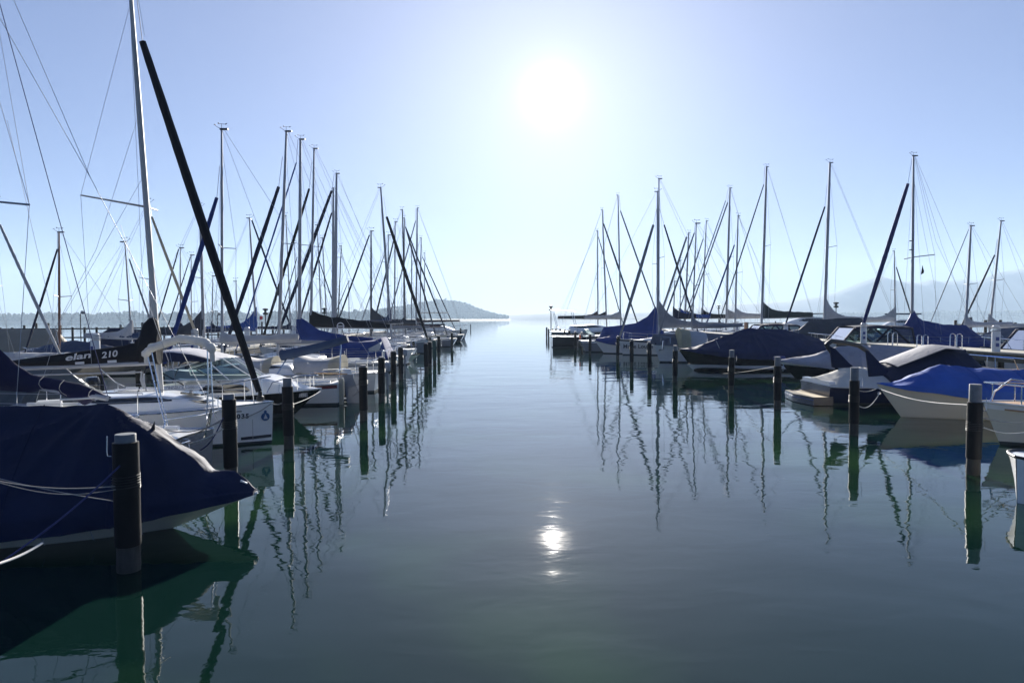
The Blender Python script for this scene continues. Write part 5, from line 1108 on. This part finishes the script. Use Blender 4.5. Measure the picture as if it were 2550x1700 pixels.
# --- others beyond the pier
RF = 'sailboats beyond the right pier'
sailboat(52, 2403, (2418, 562), -1, 'sailboat with thin slanting forestay near the right edge', gen=(2412, 572, 2317, 803), gcol=GREYC, gr=.05, L=9, fb=1.0, mw=7, cover=LGREY, boomz=2.2, group=RF, cov=(1.0, .3, .2))
sailboat(56, 2462, (2493, 550), -1, 'sailboat with back leaning mast at the right edge', gen=(2477, 635, 2398, 803), gcol=DKGREY, gr=.11, L=8.5, fb=1.0, mw=6, cover=LGREY, boomz=2.0, group=RF, cov=(1.2, .3, .2), tau=.6)
sailboat(100, 2230, (2227, 625), 1, 'moored far sailboat with white swooped cover left of the blue wrapped mast', gen=(2232, 665, 2265, 770), gcol=DKGREY, gr=.15, L=9, fb=1.0, mw=4, cover=LGREY, boomz=2.4, group=RF, cov=(2.4, .5, .3), tau=1.0, detail=1)
def canopyboat(D, bow, L, label, cc, wind=.6, s=-1, hull=WHITE, fb=1.15, mid=-.1):
    e, h = hullboat('motorboat', D, bow, s, L, 2.7, fb, label, 'motorboat', hull=hull); h.deck(e, WHITE)
    zf = fb + .1
    mb = MB(); rows = []; xa_, xb_ = -L * .42, L * .12
    for i in range(12):
        x = xa_ + (xb_ - xa_) * i / 11; zz = zf + 1.25 - .1 * abs(i - 6) / 6; rows.append([(x, 1.15 * math.cos(math.pi * k / 12), zz - .22 + .22 * math.sin(math.pi * k / 12) ** .5) for k in range(13)])
    mb.grid(rows); c = mb.build('canopy_top', cc, e, 60)
    for sg in (-1, 1):
        mb = MB()
        for a, b in (((xa_, zf + 1.05), (xa_ - .2, zf)), ((xa_ + L * .2, zf + 1.1), (xa_ + .1, zf)), ((xa_ + L * .2, zf + 1.1), (xa_ + L * .36, zf)), ((xb_, zf + 1.05), (xa_ + L * .36, zf)), ((xb_, zf + 1.05), (xb_ + .9, zf))): mb.tube([(a[0], sg * 1.12, a[1]), (b[0], sg * 1.15, b[1])], .07, 6)
        mb.build('canopy_strap', cc, e)
    mb = MB()
    for sg in (-1, 1): mb.poly([(xa_, sg * 1.1, zf + 1.03), (xb_, sg * 1.1, zf + 1.03), (xb_ + .85, sg * 1.12, zf), (xa_ - .15, sg * 1.12, zf)])
    mb.poly([(xb_ + .02, -1.1, zf + 1.03), (xb_ + .02, 1.1, zf + 1.03), (xb_ + .9, 1.0, zf), (xb_ + .9, -1.0, zf)]); mb.build('clear_curtain', GLASS, e); bowrail(e, h, L * .2, .5, r=.018); return e, h
canopyboat(45, 2010, 6.8, 'motorboat with navy canopy and clear curtains beyond the pier pedestal', NAVY)
canopyboat(60, 1820, 6.0, 'motorboat with navy strapped canopy behind the orange brown post', NAVY)
canopyboat(34, 2440, 7, 'motorboat with grey quilted hood and navy top at the right edge', NAVY)
e, h = hullboat('covered_boat', 57, 1935, -1, 8, 2.8, 1.3, 'high boat under charcoal canvas beyond the pier', 'boat', hull=WHITE); tent(h, e, [(-3.9, 2.0), (-3.0, 2.9), (1.2, 2.8), (2.2, 2.0), (3.9, 1.75)], DKGREY, skirt=.4, seed=101, shoulder=.6)
e, h = hullboat('covered_boat', 52, 2180 - 55, -1, 6, 2.4, 1.2, 'light blue covered boat behind the second right pedestal', 'boat', hull=WHITE); tent(h, e, [(-2.9, 1.6), (0, 1.9), (2.9, 1.6)], cloth('sky_blue_canvas', (.10, .2, .42), .1), skirt=.3, seed=103)
e, h = hullboat('motor_cruiser', 95, 1905, -1, 11, 3.3, 1.6, 'white cabin cruiser with dark windows behind the green covered sailboat', 'motorboat', hull=WHITE); h.deck(e, WHITE); cabin(h, e, -4, 3.4, 1.4, .75); MB().box((-1.5, 0, 3.5), (4.5, 2.6, .12)).build('hardtop', DKGREY, e)
for x_, y_ in ((-3.4, -1), (-3.4, 1), (.4, -1), (.4, 1)): tube('hardtop_post', WHITE, e, [(x_, y_, 1.8), (x_, y_, 3.5)], .05, 6)
e, h = hullboat('motor_cruiser', 120, 2170, -1, 9, 3.0, 1.2, 'distant white cruiser with blue roof on the open lake', 'motorboat', hull=WHITE); h.deck(e, WHITE); cabin(h, e, -3.4, 2.6, 1.3, .7); MB().box((-1, 0, 3.5), (5, 2.6, .25)).build('blue_roof', SLATE, e)
for x_, y_ in ((-3, -1), (-3, 1), (1.2, -1), (1.2, 1)): tube('roof_post', WHITE, e, [(x_, y_, 1.3), (x_, y_, 3.4)], .05, 6)
e, h = hullboat('covered_boat', 50, 2405, -1, 8, 2.6, 1.0, 'boat under dark grey canvas near the right edge beyond the blue wrapped boat', 'boat', hull=WHITE); tent(h, e, [(-3.9, 1.9), (0, 2.2), (1.8, 2.0), (3.9, 1.3)], cloth('mid_grey_canvas', (.13, .14, .18), .05), skirt=.3, seed=107)
# dark motorboats at the end of the right row
e, h = hullboat('motor_cruiser', 84, 1565, 1, 9.5, 3.0, 1.4, 'black hulled cruiser with brown awning near the channel mouth', 'motorboat', hull=BLACKH, stripe=WHITE, rail=WHITE); h.deck(e, WHITE); cabin(h, e, -2.8, 3, .8, .7)
mb = MB(); mb.grid([[(x_, y_, 4.05 - .1 * abs(y_) + .1 * math.sin(x_)) for y_ in (-1.4, -.7, 0, .7, 1.4)] for x_ in (-4.9, -3.9, -2.9, -1.9)]); mb.build('awning', BROWNC, e)
for x_ in (-4.5, -2.2):
    for y_ in (-1.2, 1.2): tube('awning_post', STEEL, e, [(x_ + .6, y_, 1.5), (x_, y_, 3.9)], .03, 6)
e, h = hullboat('motorboat', 72, 1540, 1, 7.0, 2.6, 1.1, 'dark motorboat with white deck moored between the far right piles', 'motorboat', hull=BLACKH, rail=WHITE); h.deck(e, WHITE, cock=(h.x0 + .3, 0)); windscreen(e, h, -.6, 1.0, 1.25, .6, .9)
e, h = hullboat('covered_boat', 92, 1418, -1, 6.5, 2.4, .9, 'white covered boat at the end of the right row', 'boat', hull=WHITE); tent(h, e, [(-3.1, 1.3), (0, 1.8), (3.1, 1.2)], LGREY, skirt=.2, seed=109)

# far moored masts near the channel mouth are part of their boats above; buoy on the open lake
e = empty('mooring_buoy', tuple(PZ(905, 806, .0)), 0, 'small white buoy floating beyond the berths', 'buoy'); MB().lathe([(.02, .45), (.28, .35), (.36, .05), (.25, -.2), (.02, -.25)], n=12).build('float', FENDER, e)
